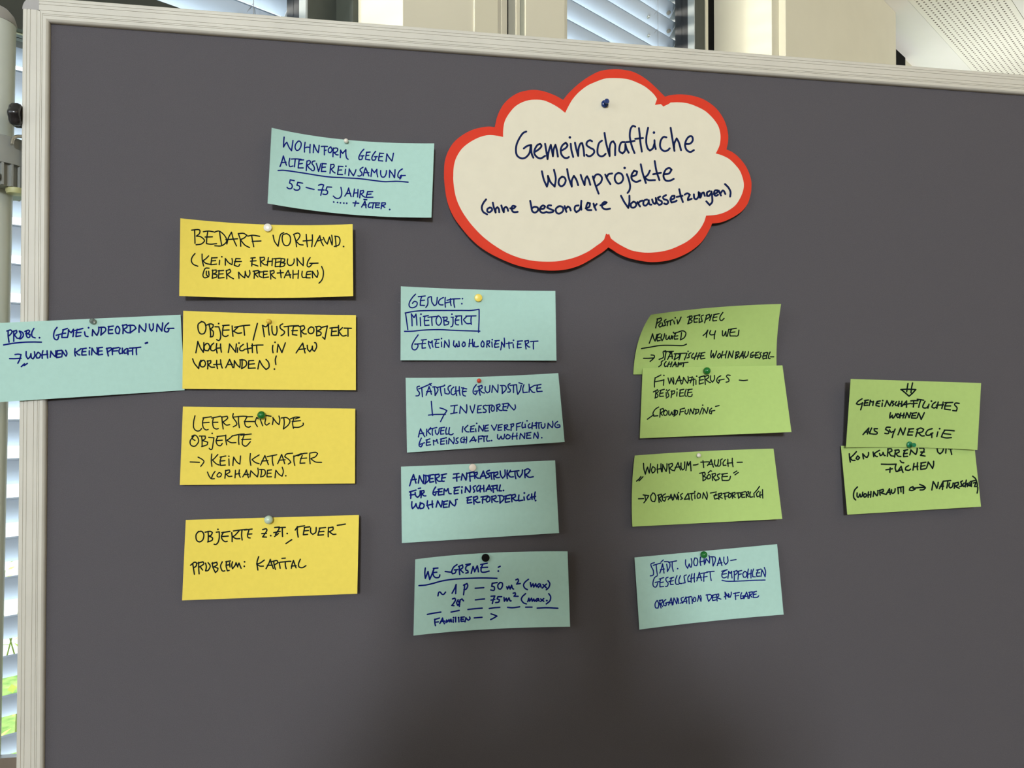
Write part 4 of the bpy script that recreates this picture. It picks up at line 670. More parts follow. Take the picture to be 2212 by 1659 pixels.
# the cloud's writing comes in four sketch frames
CLOUD_INK = [
('handwritten_line', 'C1', "1215,938 1170,960 1120,1030 1080,1120 1070,1210 1090,1280 1150,1315 1210,1300 1260,1240 1275,1160 1280,1130;1180,1175 1230,1140 1285,1128;1285,1128 1285,1200 1295,1260 1315,1305;1345,1220 1400,1180 1430,1140 1410,1110 1370,1130 1335,1190 1330,1250 1370,1300 1420,1315 1480,1280;1480,1110 1495,1200 1515,1325;1515,1325 1530,1220 1560,1125;1560,1125 1575,1200 1590,1285;1590,1285 1600,1190 1625,1125;1625,1125 1645,1200 1660,1290;1710,1205 1770,1170 1795,1130 1770,1095 1725,1130 1700,1190 1710,1260 1750,1305 1790,1310 1815,1295;1840,1110 1850,1200 1875,1295;1828,1020;1900,1095 1920,1190 1945,1280;1945,1280 1950,1180 1975,1110 2000,1100;2000,1100 2020,1180 2030,1280;2140,1075 2110,1060 2070,1085 2065,1130 2120,1170 2160,1190 2170,1230 2130,1275 2090,1285 2060,1265|C2|65,1035 25,1070 5,1150 10,1220 50,1250 90,1240 115,1215;100,930 125,1080 170,1245;170,1245 170,1130 190,1060 220,1045;220,1045 245,1090 245,1170 245,1235;375,1055 330,1060 305,1120 305,1180 345,1210 380,1170 385,1090;385,1080 400,1140 430,1200;520,845 485,835 455,880 445,970 460,1060 480,1130 510,1205;395,1055 450,1050 510,1038;570,865 580,950 590,1060 610,1185;520,1010 570,1005 625,1000;695,860 675,960 670,1060 690,1140 720,1170 760,1140 780,1080;782,1030 785,1090 800,1150;775,925;945,990 905,985 870,1030 858,1100 875,1150 920,1180 965,1165 990,1140;1003,860 1020,970 1055,1175;1050,1150 1055,1070 1085,1005;1085,1005 1115,1060 1145,1165;1210,1080 1270,1075 1305,1030 1295,980 1255,980 1215,1030 1200,1100 1220,1160 1270,1190 1320,1165"),
('handwritten_line', 'C3', "1435,0 1460,110 1505,215;1505,215 1525,140 1520,65;1520,65 1555,150 1615,215;1615,215 1630,100 1605,-20;1720,75 1680,110 1670,170 1700,210 1745,190 1770,130 1750,85 1715,78;1790,-30 1810,80 1855,215;1855,215 1855,130 1885,65;1885,65 1920,120 1945,195;1980,50 2000,110 2035,195;2035,195 2045,110 2070,70;2070,70 2095,120 2115,190|C4|-60,70 -30,170 20,305;-50,110 -20,50 30,45 65,90 50,150 0,195;110,45 140,110 180,175;130,80 155,40 205,30;290,20 250,50 240,110 275,165 325,155 355,100 335,40 290,20;405,40 430,110 450,200 440,260 415,295;375,-45;470,70 530,50 545,5 505,-10 470,50 475,110 530,145 590,125;595,-95 620,20 665,160;720,-10 690,50 645,85;645,85 700,120 790,120;785,-140 810,0 850,120;765,40 870,20;910,40 980,30 1015,-20 985,-45 935,-20 905,60 930,120 985,130 1045,105"),
('handwritten_line', 'C3', "650,395 610,450 590,510 610,570 665,605;700,510 670,530 670,565 700,575 735,545 725,515 700,510;745,440 760,510 785,580;785,580 785,530 810,505 830,530 835,575;865,480 880,530 900,575;900,575 905,520 930,500 950,520 960,555;990,520 1040,520 1065,495 1030,485 1010,510 1020,560 1050,575 1095,570;1270,415 1285,490 1300,560 1340,580 1380,550 1375,510 1330,500 1295,520;1410,530 1460,525 1480,495 1450,480 1415,510 1410,560 1450,585 1500,570;1565,480 1525,480 1510,510 1560,535 1600,550 1590,570 1540,580 1510,575;1665,495 1630,530 1640,580 1680,595 1730,560 1730,510 1690,490 1660,500;1755,490 1765,530 1780,570;1770,530 1800,495 1825,510 1840,550;1950,480 1905,490 1895,540 1920,575 1965,540 1985,480;1990,415 1985,480 1990,540;2050,520 2100,500 2110,450 2080,440 2060,490 2070,540 2130,545;2160,455 2175,500 2195,545;2170,500 2205,460|C4|45,465 100,450 130,425 95,420 65,455 75,500 120,520 175,510;325,335 370,420 425,500;425,500 440,420 440,335;495,415 460,445 465,490 505,495 535,460 520,425 495,415;550,420 565,450 585,480;560,440 585,410 620,400;680,385 640,400 630,450 660,470 700,430 705,395;700,400 715,450 740,455;750,385 765,430 790,445 805,410 800,365;805,380 815,430 830,445;860,345 830,360 840,390 880,410 880,445 845,460;940,325 900,350 910,380 955,395 970,425 945,450 915,440;1000,390 1050,370 1055,335 1020,340 1000,385 1015,425 1060,415 1085,400;1120,245 1140,330 1170,420;1085,350 1165,335;1195,320 1230,300 1265,320 1240,370 1240,395 1290,375;1320,315 1325,365 1355,380 1385,340 1385,285;1385,290 1395,340 1405,360;1400,295 1415,350;1415,350 1430,300 1455,290 1470,335;1535,270 1500,290 1500,335 1530,335 1560,290;1560,275 1570,350 1570,420 1535,460 1490,410;1590,310 1640,290 1640,260 1605,265 1595,310 1620,335 1650,320;1660,265 1675,300 1690,330;1685,300 1710,265 1730,270 1750,310;1745,175 1790,220 1820,280 1815,345"),
]
def ray_dirs(q):
    q = np.asarray(q, float).reshape(-1, 2)
    return FWD[None] + ((q[:, :1] - 1106.0) / FPX) * RGT[None] - ((q[:, 1:] - 829.5) / FPX) * UPV[None]


def at_depth(q, dep):
    """point on the sight line of q that stands dep (m) in front of the felt"""
    D = ray_dirs(q)
    t = (-np.asarray(dep).reshape(-1) - CAM[1]) / D[:, 1]
    return CAM[None] + D * t[:, None]


# ------------------------------------------------------------------ the pin board on its stand
Z0 = 1.88                                   # height of the felt's upper edge
BW, BH = 1.44, 1.14
FW, YF, YB = 0.0288, -0.0068, 0.018          # frame width, its front and back faces
board = thing('pin_board', (BW / 2, 0, 0), 'large charcoal felt pin board in a cream aluminium frame on a tubular stand', 'pin board')
b = MB()
b.box((-0.004, 0.0, Z0 - BH - 0.004), (BW + 0.004, 0.012, Z0 + 0.004))
b.build('felt_panel', M['felt'], board)

# rail section: (distance from the felt, y); grooves run along the face
def groove(a):
    return [(a - 0.0005, YF), (a - 0.0003, YF + 0.0006), (a + 0.0003, YF + 0.0006), (a + 0.0005, YF)]
SEC = [(0.0, 0.001), (0.0, -0.0026), (0.0006, -0.0046), (0.0016, -0.0060), (0.0030, YF)]
for g in (0.0066, 0.0084, 0.0124, 0.0196, 0.0233): SEC += groove(g)
SEC += [(0.0268, YF), (0.0281, -0.0060), (0.0288, -0.0045), (0.0288, YB), (0.0, YB)]


def rail(name, side):
    vs = []
    n = len(SEC)
    for e in (0, 1):
        for a, y in SEC:
            m = min(a, 0.0127) if side in 'tb' else min(a, 0.0105)
            if side in 'lr':
                ext = m * (0.0127 / 0.0105)
                x = -a if side == 'l' else BW + a
                z = Z0 + ext if e else Z0 - BH - ext
                vs.append((x, y, z))
            else:
                ext = m * (0.0105 / 0.0127)
                z = Z0 + a if side == 't' else Z0 - BH - a
                x = BW + ext if e else -ext
                vs.append((x, y, z))
    fs = [(i, (i + 1) % n, n + (i + 1) % n, n + i) for i in range(n)]
    fs += [tuple(range(n)), tuple(range(2 * n - 1, n - 1, -1))]
    b = MB()
    b.add(vs, fs)
    return b.build(name, M['alu'], board, smooth=True, angle=28)


for sd_ in 'tblr':
    rail('frame_rail', sd_)


def corner(cx, cz):
    b = MB()
    pts = []
    R = 0.0152
    x0, x1 = (-FW, -0.0105) if cx < 0 else (BW + FW, BW + 0.0105)
    z0, z1 = (Z0 + FW, Z0 + 0.0127) if cz > 0 else (Z0 - BH - FW, Z0 - BH - 0.0127)
    sx, sz = (1 if cx < 0 else -1), (-1 if cz > 0 else 1)
    for i in range(11):
        th = math.pi / 2 * i / 10
        pts.append((x0 + sx * R * (1 - math.cos(th)), z0 + sz * R * (1 - math.sin(th))))
    pts += [(x1, z0), (x1, z1), (x0, z1)]
    n = len(pts)
    vs = [(x, YF + 0.0006, z) for x, z in pts] + [(x, YB, z) for x, z in pts]
    vs += [(x + (x1 - x) * 0.05, YF, z + (z1 - z) * 0.05) for x, z in pts]
    fs = [(i, (i + 1) % n, n + (i + 1) % n, n + i) for i in range(n)]
    fs += [(i, (i + 1) % n, 2 * n + (i + 1) % n, 2 * n + i) for i in range(n)]
    fs += [tuple(2 * n + i for i in range(n)), tuple(n + i for i in range(n - 1, -1, -1))]
    b.add(vs, fs)
    o = b.build('corner_cap', M['cap'], board, smooth=True, angle=30)
    o['label'] = 'grey plastic corner cap'


for cx in (-1, 1):
    for cz in (-1, 1):
        corner(cx, cz)

# the stand: an upright tube left and right, each on a splayed foot
for side in (-1, 1):
    ex = lambda t: (-0.0763 + 0.0115 * (t - 1.846)) if side < 0 else BW + 0.0773   # leans a touch
    PR, PT = 0.0262, Z0 + 0.0065
    PY = 0.0225
    b = MB()
    b.tube([(ex(0.03), PY, 0.03), (ex(0.9), PY, 0.9), (ex(PT), PY, PT)], PR, 40)
    post = b.build('upright_post', M['post'], board, smooth=True, angle=50)
    b = MB()
    b.lathe([(PR + 0.0004, -0.001), (PR + 0.0008, 0.0006), (PR, 0.004), (PR * 0.93, 0.010), (PR * 0.72, 0.0165), (PR * 0.4, 0.0205), (0.002, 0.0218)],
            (ex(PT), PY, PT), (0, 0, 1), 40)
    o = b.build('post_cap', M['cap'], post, smooth=True, angle=60)
    o['label'] = 'grey domed end cap'
    if side < 0:
        zc = Z0 - 0.172
        CR = 0.0503
        b = MB()
        b.lathe([(PR, 0.032), (CR - 0.001, 0.032), (CR, 0.031), (CR, 0.0), (PR, 0.0)], (ex(zc), PY, zc), (0, 0, 1), 48)
        clamp = b.build('clamp_collar', M['collar'], post, smooth=True, angle=40)
        b = MB()
        rr = CR - 0.0045
        b.lathe([(PR, 0.0), (rr, 0.0), (rr, -0.026), (PR, -0.026)], (ex(zc), PY, zc), (0, 0, 1), 48)
        for i in range(30):                  # upright ribs around the grip
            th = 2 * math.pi * i / 30
            cxp, cyp = ex(zc) + math.cos(th) * rr, PY + math.sin(th) * rr
            t2 = (-math.sin(th), math.cos(th))
            n2 = (math.cos(th), math.sin(th))
            vs = []
            for zz in (zc - 0.026, zc):
                for a_, r_ in ((-0.0017, -0.001), (0.0017, -0.001), (0.0012, 0.004), (-0.0012, 0.004)):
                    vs.append((cxp + t2[0] * a_ + n2[0] * r_, cyp + t2[1] * a_ + n2[1] * r_, zz))
            b.add(vs, [(0, 1, 2, 3), (7, 6, 5, 4), (0, 4, 5, 1), (1, 5, 6, 2), (2, 6, 7, 3), (3, 7, 4, 0)])
        b.build('ribbed_grip', M['collar'], post)
        b = MB()
        cx_, cy_ = ex(zc) + math.cos(-1.15) * CR, PY + math.sin(-1.15) * CR
        b.box((cx_ - 0.001, cy_ - 0.0035, zc - 0.020), (cx_ + 0.011, cy_ + 0.008, zc - 0.0135))
        b.build('clamp_latch', M['collar'], post, bevel=0.0012)
        # star knob that clamps the board to the stand, its bolt and the wire hook below
        ka, kb_ = at_depth([(23.5, 249)], 0.004)[0], at_depth([(55, 249)], 0.004)[0]
        kx, kl, kz = ka[0], kb_[0] - ka[0], ka[2]
        b = MB()
        vs, fs = [], []
        N = 60
        for j, (xo, sc) in enumerate([(0.0, 0.70), (0.08, 0.88), (0.26, 1.0), (0.62, 1.0), (0.78, 0.93), (0.86, 0.76), (0.80, 0.5), (0.80, 0.2)]):
            for i in range(N):
                th = 2 * math.pi * i / N
                r = 0.0134 * sc * (1 + 0.07 * math.cos(6 * th))
                vs.append((kx + xo * kl, -0.004 + r * math.cos(th), kz + r * math.sin(th)))
        for j in range(7):
            for i in range(N):
                fs.append((j * N + i, j * N + (i + 1) % N, (j + 1) * N + (i + 1) % N, (j + 1) * N + i))
        fs += [tuple(range(N)), tuple(7 * N + i for i in range(N))]
        b.add(vs, fs)
        o = b.build('star_knob', M['black'], board, smooth=True, angle=50)
        o['label'] = 'black star-grip knob'
        b = MB()
        b.tube([(kx + 0.7 * kl, -0.004, kz), (-0.0318, -0.002, kz), (-0.029, 0.006, kz)], 0.0028, 12)
        b.build('knob_bolt', M['steel'], board, smooth=True)
        b = MB()
        b.tube(list(at_depth([(26, 312), (27.5, 303), (30.5, 297.5), (35, 295), (41, 294.5), (52, 295), (60, 296)], [0.014, 0.012, 0.010, 0.009, 0.006, 0.002, -0.004])), 0.0019, 12)
        b.build('wire_hook', M['steel'], board, smooth=True)
        b = MB()
        b.lathe([(0.004, 0), (0.0095, 0.0007), (0.0105, 0.004), (0.0105, 0.007), (0.004, 0.0075)], tuple(at_depth([(34, 421)], -0.004)[0]), (0, 0, 1), 28)
        o = b.build('glide_bushing', M['yplastic'], board, smooth=True, angle=40)
        o['label'] = 'pale yellow bushing below the collar'
    b = MB()
    b.tube([(ex(0.03), -0.32, 0.02), (ex(0.03), -0.05, 0.045), (ex(0.03), 0.06, 0.045), (ex(0.03), 0.32, 0.02)], 0.02, 16)
    b.build('stand_foot', M['post'], board, smooth=True)
    b = MB()
    b.box((min(ex(0.9), -FW) if side < 0 else BW + FW, 0.004, Z0 - 0.9), (-FW if side < 0 else ex(0.9), 0.014, Z0 - 0.87))
    b.build('bracket', M['steel'], board)

# ------------------------------------------------------------------ note cards
def lag(t):
    return np.stack([2 * (t - .5) * (t - 1), -4 * t * (t - 1), 2 * t * (t - .5)], -1)


def dlag(t):
    return np.stack([4 * t - 3, 4 - 8 * t, 4 * t - 1], -1)


class Sheet:
    """a bowed sheet of card: 3 x 3 control points (outline as it hangs, mm off the felt)"""
    def __init__(self, corners, depth, top=None, bottom=None, left=None, right=None):
        c = np.array(corners, float)                     # TL TR BR BL
        mid = lambda a, b_, m: (a + b_) / 2 if m is None else np.array(m, float)
        T, B_ = mid(c[0], c[1], top), mid(c[3], c[2], bottom)
        L, R = mid(c[0], c[3], left), mid(c[1], c[2], right)
        C = (T + B_) / 2 + (L + R) / 2 - c.mean(0)
        self.P = np.array([[c[0], T, c[1]], [L, C, R], [c[3], B_, c[2]]])
        self.D = np.array(depth, float) * 0.001

    def px(self, u, v):
        return np.einsum('ni,nj,jik->nk', lag(u), lag(v), np.transpose(self.P, (0, 1, 2)))

    def dep(self, u, v):
        return np.einsum('ni,nj,ji->n', lag(u), lag(v), self.D)

    def uv(self, q):
        q = np.asarray(q, float)
        u = np.full(len(q), .5)
        v = np.full(len(q), .5)
        for _ in range(14):
            r = self.px(u, v) - q
            du = np.einsum('ni,nj,jik->nk', dlag(u), lag(v), self.P)
            dv = np.einsum('ni,nj,jik->nk', lag(u), dlag(v), self.P)
            det = du[:, 0] * dv[:, 1] - du[:, 1] * dv[:, 0]
            u = u - (r[:, 0] * dv[:, 1] - r[:, 1] * dv[:, 0]) / det
            v = v - (du[:, 0] * r[:, 1] - du[:, 1] * r[:, 0]) / det
        return u, v

    def on(self, q, eps=0.00016):
        u, v = self.uv(q)
        return at_depth(q, self.dep(u, v) + eps)

    def mesh(self, b, nu=30, nv=14, thick=0.0003):
        uu, vv = np.meshgrid(np.linspace(0, 1, nu + 1), np.linspace(0, 1, nv + 1))
        u, v = uu.ravel(), vv.ravel()
        F_ = at_depth(self.px(u, v), self.dep(u, v))
        B_ = F_ + np.array([0, thick, 0])
        n = len(F_)
        k = lambda i, j: j * (nu + 1) + i
        fs = []
        for j in range(nv):
            for i in range(nu):
                a = (k(i, j), k(i + 1, j), k(i + 1, j + 1), k(i, j + 1))
                fs.append(a[::-1])
                fs.append(tuple(n + x for x in a))
        rim = [k(i, 0) for i in range(nu)] + [k(nu, j) for j in range(nv)] + [k(i, nv) for i in range(nu, 0, -1)] + [k(0, j) for j in range(nv, 0, -1)]
        for a, c in zip(rim, rim[1:] + rim[:1]): fs.append((a, c, n + c, n + a))
        b.add(list(F_) + list(B_), fs)


def spline(p):
    """pen path through the points: smooth, except at sharp turns"""
    p = np.array(p, float)
    if len(p) < 3: return [p]
    out, cur = [], [0]
    for i in range(1, len(p) - 1):
        a, c = p[i] - p[i - 1], p[i + 1] - p[i]
        ang = abs(math.atan2(a[0] * c[1] - a[1] * c[0], a @ c))
        cur.append(i)
        if ang > math.radians(80):
            out.append(cur)
            cur = [i]
    cur.append(len(p) - 1)
    out.append(cur)
    res = []
    for seg in out:
        q = p[seg]
        if len(q) < 3:
            res.append(q)
            continue
        e = np.vstack([2 * q[0] - q[1], q, 2 * q[-1] - q[-2]])
        pts = []
        for i in range(1, len(e) - 2):
            n = max(3, int(np.linalg.norm(e[i + 1] - e[i]) / 2.2))
            for t in np.arange(n) / n:
                pts.append(0.5 * (2 * e[i] + (e[i + 1] - e[i - 1]) * t + (2 * e[i - 1] - 5 * e[i] + 4 * e[i + 1] - e[i + 2]) * t * t
                                  + (3 * e[i] - e[i - 1] - 3 * e[i + 1] + e[i + 2]) * t ** 3))
        pts.append(e[-2])
        res.append(np.array(pts))
    return res


def pen(b, strokes, on, w):
    """flat ink ribbons with round ends, w = half line width"""
    Q, F_ = [], []
    for st in strokes:
        for q in (spline(st) if len(st) > 1 else [np.array(st, float)]):
            base = len(Q)
            if len(q) == 1:
                n = 12
                for i in range(n): Q.append(q[0] + 1.35 * w * np.array([math.cos(6.2832 * i / n), math.sin(6.2832 * i / n)]))
                F_.append(tuple(range(base, base + n)))
                continue
            keep = [0] + [i for i in range(1, len(q)) if np.linalg.norm(q[i] - q[i - 1]) > 1e-3]
            q = q[keep]
            t = np.gradient(q, axis=0)
            t /= np.linalg.norm(t, axis=1)[:, None] + 1e-9
            nrm = np.stack([-t[:, 1], t[:, 0]], -1)
            m = len(q)
            for i in range(m):
                Q.append(q[i] + nrm[i] * w)
                Q.append(q[i] - nrm[i] * w)
            for i in range(m - 1):
                F_.append((base + 2 * i, base + 2 * i + 1, base + 2 * i + 3, base + 2 * i + 2))
            for i, s in ((0, -1), (m - 1, 1)):
                cap = [base + 2 * i]
                for k in range(1, 6):
                    th = math.pi * k / 6
                    Q.append(q[i] + w * (nrm[i] * math.cos(th) + s * t[i] * math.sin(th)))
                    cap.append(len(Q) - 1)
                cap.append(base + 2 * i + 1)
                F_.append(tuple(cap))
    P = on(np.array(Q))
    # wind every face towards the room
    fs = []
    for f in F_:
        a, c, d = P[f[0]], P[f[1]], P[f[-1]]
        nn = np.cross(c - a, d - a)
        fs.append(f if nn[1] < 0 else f[::-1])
    b.add(list(P), fs)


def strokes_of(txt, fr):
    ox, oy, sc = fr
    return [[(ox + float(a.split(',')[0]) / sc, oy + float(a.split(',')[1]) / sc) for a in s.split()] for s in txt.split(';')]


GRP = {}


def card(key, name, label, sheet, frame, m, ink, w=1.5, group='handwritten note cards on the board'):
    o_mb = MB()
    sheet.mesh(o_mb)
    o = o_mb.build(name, M[m], None, smooth=True, angle=60, fix=False)
    tag(o, label, 'note card', group)
    for part, txt in INK[key]:
        b = MB()
        pen(b, strokes_of(txt, frame), sheet.on, w * (0.86 if key[0] == 'n' else 0.92))
        b.build(part, M[ink], o, fix=False)
    return sheet


def fr(x0, y0, x1): return (x0, y0, 2212.0 / (x1 - x0))


SH = {}
SH['b1'] = card('b1', 'note_card', 'tilted pale blue card beginning WOHNFORM GEGEN, topmost card left of the cloud',
                Sheet([(586.8, 275.9), (938, 309.7), (932, 470), (578, 439.4)], [[20, 2, 16], [18, 4, 15], [19, 8, 15]], top=(748, 302), bottom=(752, 463)),
                fr(560, 260, 960), 'blue', 'ink_blue', 1.55)
SH['y1'] = card('y1', 'note_card', 'yellow card reading BEDARF VORHAND., uppermost of the yellow column',
                Sheet([(389.6, 471.5), (761.7, 484), (763, 639.6), (387.1, 639.2)], [[20, 1.5, 18], [19, 6, 18], [19, 9, 18]], top=(578, 485.2), bottom=(575, 643.6)),
                fr(370, 455, 790), 'yellow', 'ink_black', 1.5)
SH['pb'] = card('pb', 'note_card', 'pale blue card with PROBL. underlined, hanging over the left frame rail',
                Sheet([(-20, 698.4), (390.2, 679.8), (398.9, 842.9), (-20, 869.9)], [[12, 9, 2.5], [12, 9, 3], [12, 9, 2.5]]),
                fr(0, 665, 410), 'blue', 'ink_blue', 1.75)
SH['y2'] = card('y2', 'note_card', 'yellow card starting OBJEKT / MUSTEROBJEKT, overlapping a blue card at its left end',
                Sheet([(395.8, 671.3), (768.9, 680.6), (768.7, 842.6), (393.9, 840)], [[10, 3, 9], [9, 5, 9], [9, 6, 10]], top=(582, 677.6), bottom=(581, 841.6)),
                fr(380, 655, 790), 'yellow', 'ink_black', 1.6)
SH['y3'] = card('y3', 'note_card', 'yellow card beginning LEERSTEHENDE, third of the yellow column, under a green ball pin',
                Sheet([(395.1, 878.3), (767.4, 882.7), (766.8, 1044.4), (388.4, 1047.8)], [[8, 3, 9], [9, 4, 9], [9, 6, 9]]),
                fr(370, 865, 790), 'yellow', 'ink_black', 1.45)
SH['y4'] = card('y4', 'note_card', 'yellow card ending PROBLEM: KAPITAL, lowest of the yellow column',
                Sheet([(401.3, 1123.2), (775.4, 1112.6), (771.7, 1282.6), (393.3, 1297)], [[6, 3, 14], [7, 6, 17], [8, 8, 18]]),
                fr(380, 1095, 790), 'yellow', 'ink_black', 1.6)
SH['g1'] = card('g1', 'note_card', 'pale blue card with the boxed word MIETOBJEKT, top of the blue column under the cloud',
                Sheet([(865.9, 618.4), (1199.6, 628.4), (1202.1, 779), (865.1, 778.1)], [[10, 2, 9], [9, 4, 9], [9, 6, 10]], top=(1033, 625.6)),
                fr(850, 605, 1220), 'blue', 'ink_blue', 1.5)
SH['g2'] = card('g2', 'note_card', 'pale blue card beginning with STÄDTISCHE GRUNDSTÜCKE, under a small red pin',
                Sheet([(876.2, 816.2), (1205.9, 805.9), (1219.7, 954.8), (879.2, 977.7)], [[7, 2, 8], [7, 5, 14], [8, 8, 18]], top=(1037, 814)),
                fr(860, 795, 1230), 'blue', 'ink_blue', 1.5)
SH['g3'] = card('g3', 'note_card', 'pale blue card beginning ANDERE INFRASTRUKTUR, with an empty lower half',
                Sheet([(866.2, 1008.1), (1199.1, 994.5), (1207.6, 1151.4), (868.1, 1173.2)], [[7, 2, 7], [7, 5, 10], [7, 8, 13]]),
                fr(850, 985, 1220), 'blue', 'ink_blue', 1.75)
SH['g4'] = card('g4', 'note_card', 'pale blue card headed WE-GRÖSSE with a dashed line, lowest of the blue column',
                Sheet([(897, 1208.4), (1226, 1191), (1231.5, 1353.8), (893.2, 1373)], [[18, 2, 14], [17, 5, 14], [17, 8, 14]], top=(1047, 1194.8), bottom=(1050, 1359.5)),
                fr(880, 1180, 1245), 'blue', 'ink_blue', 1.75)
SH['n1'] = card('n1', 'note_card', 'bent green card beginning POSITIV BEISPIEL, its foot tucked behind another green card',
                Sheet([(1406.4, 679.8), (1687.3, 656.6), (1678, 805), (1368, 809)], [[52, 30, 24], [22, 12, 12], [3, 2, 3]], top=(1542, 664.2), left=(1379.5, 735.5), right=(1678.5, 733)),
                fr(1355, 645, 1705), 'green', 'ink_black', 1.55)
SH['n2'] = card('n2', 'note_card', 'green card reading FINANZIERUGS-BEISPIELE, below the bent green card',
                Sheet([(1388.3, 795.1), (1690.2, 789.3), (1709.7, 933.3), (1382.1, 946.8)], [[11, 6, 12], [12, 9, 22], [13, 13, 36]]),
                fr(1365, 780, 1725), 'green', 'ink_black', 1.5)
SH['n3'] = card('n3', 'note_card', 'green card reading WOHNRAUM-TAUSCH-BÖRSE in quotation marks',
                Sheet([(1371.3, 984.1), (1671, 969.1), (1689.9, 1121), (1366, 1137.7)], [[14, 2, 9], [10, 6, 18], [11, 10, 30]], left=(1365.3, 1056), top=(1515, 974.8)),
                fr(1350, 960, 1705), 'green', 'ink_black', 1.55)
SH['n4'] = card('n4', 'note_card', 'pale blue card with EMPFOHLEN underlined, lowest below the green cards',
                Sheet([(1370.7, 1204.3), (1678.7, 1175.4), (1692.8, 1327.6), (1381.2, 1360)], [[9, 2, 9], [9, 6, 13], [9, 9, 18]], bottom=(1534, 1342)),
                fr(1355, 1165, 1710), 'blue', 'ink_blue', 1.45)
SH['s2'] = card('s2', 'note_card', 'lower of the two far right green cards, reading KONKURRENZ UM FLÄCHEN',
                Sheet([(1816.6, 963.1), (2104.5, 960), (2119.2, 1094.4), (1830.4, 1111.8)], [[5, 1.5, 5], [10, 6, 12], [15, 12, 22]]),
                fr(1800, 945, 2140), 'green', 'ink_black', 1.75)
SH['s1'] = card('s1', 'note_card', 'upper of the two far right green cards, reading ALS SYNERGIE below a drawn arrow',
                Sheet([(1837.7, 818.5), (2119.4, 827.4), (2111.3, 971.9), (1827.4, 966.5)], [[22, 14, 20], [18, 10, 18], [14, 4.5, 15]], bottom=(1969, 966.5)),
                fr(1800, 810, 2140), 'green', 'ink_black', 1.7)

# ------------------------------------------------------------------ the cloud
CF = {'C1': fr(950, 140, 1290), 'C2': fr(1290, 140, 1640), 'C3': fr(950, 370, 1290), 'C4': fr(1290, 370, 1640)}
OUTER = [('C1', "60,1560 65,1400 85,1300 120,1210 180,1110 260,1030 380,950 500,900 620,875 700,868 772,878! 790,800 810,720 850,630 900,550 980,470 1080,405 1180,370 1310,352 1430,365 1530,395 1640,440 1733,493! 1800,410 1880,330 1980,245 2080,175"),
         ('C2', "0,100 100,72 200,62 300,62 400,75 500,100 600,150 700,220 800,310 880,390 925,435! 1000,415 1130,403 1260,415 1400,450 1520,510 1630,600 1710,710 1760,820 1788,950 1785,1060 1765,1155! 1850,1195 1940,1270 2020,1370 2075,1480"),
         ('C4', "2103,130 2106,210 2098,300 2060,430 1990,530 1900,600 1790,660 1680,700 1570,712! 1530,800 1460,920 1380,1010 1260,1100 1120,1170 980,1215 830,1237 700,1237 560,1215 420,1180 300,1130 230,1085 155,1038! 80,1100"),
         ('C3', "2212,1185 2080,1265 1950,1330 1800,1375 1650,1393 1500,1393 1300,1370 1100,1325 900,1250 700,1150 550,1050 420,930 310,800 220,680 150,550 100,400 75,250 62,120")]
INNER = [('C1', "190,1560 195,1450 215,1350 255,1260 320,1170 420,1090 540,1025 640,995 720,988 820,1000 890,1015! 893,900 915,790 970,690 1050,595 1140,535 1240,500 1340,490 1460,500 1580,550 1680,610 1763,675! 1810,580 1870,480 1960,380 2080,290"),
         ('C2', "0,225 100,190 200,182 320,185 430,200 540,240 640,290 720,350 780,410 817,465! 788,548! 870,537! 903,570! 980,532 1000,515! 1120,512 1250,530 1370,575 1480,635 1580,730 1650,830 1680,930 1683,1020 1670,1100 1640,1170 1618,1210! 1700,1235 1800,1285 1880,1360 1950,1450 1990,1560"),
         ('C4', "2003,190 1990,270 1955,360 1890,460 1800,530 1700,575 1600,597 1487,605! 1460,690 1410,780 1340,865 1240,950 1120,1015 1000,1065 860,1098 720,1110 600,1105 470,1080 350,1025 250,965 187,915! 163,850! 148,865! 122,848! 95,930! 50,975"),
         ('C3', "2212,1040 2080,1130 1900,1210 1700,1258 1540,1270 1350,1262 1150,1225 950,1150 780,1050 620,930 480,790 370,650 290,520 235,390 205,260 190,120")]


def outline(spec):
    pts, cr = [], []
    for f, s in spec:
        ox, oy, sc = CF[f]
        for t in s.split():
            cr.append(t.endswith('!'))
            a, c = t.rstrip('!').split(',')
            pts.append((ox + float(a) / sc, oy + float(c) / sc))
    p = np.array(pts)
    n = len(p)
    out = []
    for i in range(n):
        p1, p2 = p[i], p[(i + 1) % n]
        p0 = p[i - 1] if not cr[i] else 2 * p1 - p2
        p3 = p[(i + 2) % n] if not cr[(i + 1) % n] else 2 * p2 - p1
        for t in (0, .25, .5, .75):
            out.append(0.5 * (2 * p1 + (p2 - p0) * t + (2 * p0 - 5 * p1 + 4 * p2 - p3) * t * t + (3 * p1 - p0 - 3 * p2 + p3) * t ** 3))
    return np.array(out)


def cloud_dep(q):
    """the card hangs in a plane that leans 4 degrees off the felt towards its foot"""
    D = ray_dirs(q)
    zt, k = 1.885, 0.03                     # depth = 0.003 + k * (zt - z)
    t = (-0.003 - k * zt + k * CAM[2] - CAM[1]) / (D[:, 1] - k * D[:, 2])
    z = CAM[2] + D[:, 2] * t
    return 0.003 + k * (zt - z)


def slab(b, q, dep, thick):
    n = len(q)
    P = at_depth(q, dep)
    B_ = P + np.array([0, thick, 0])
    tri = tessellate_polygon([[Vector((a, c, 0)) for a, c in q]])
    fs = []
    for t in tri:
        a, c, d = P[t[0]], P[t[1]], P[t[2]]
        t = tuple(t) if np.cross(c - a, d - a)[1] < 0 else tuple(t)[::-1]
        fs.append(t)
        fs.append(tuple(n + i for i in t[::-1]))
    fs += [(i, (i + 1) % n, n + (i + 1) % n, n + i) for i in range(n)]
    b.add(list(P) + list(B_), fs)


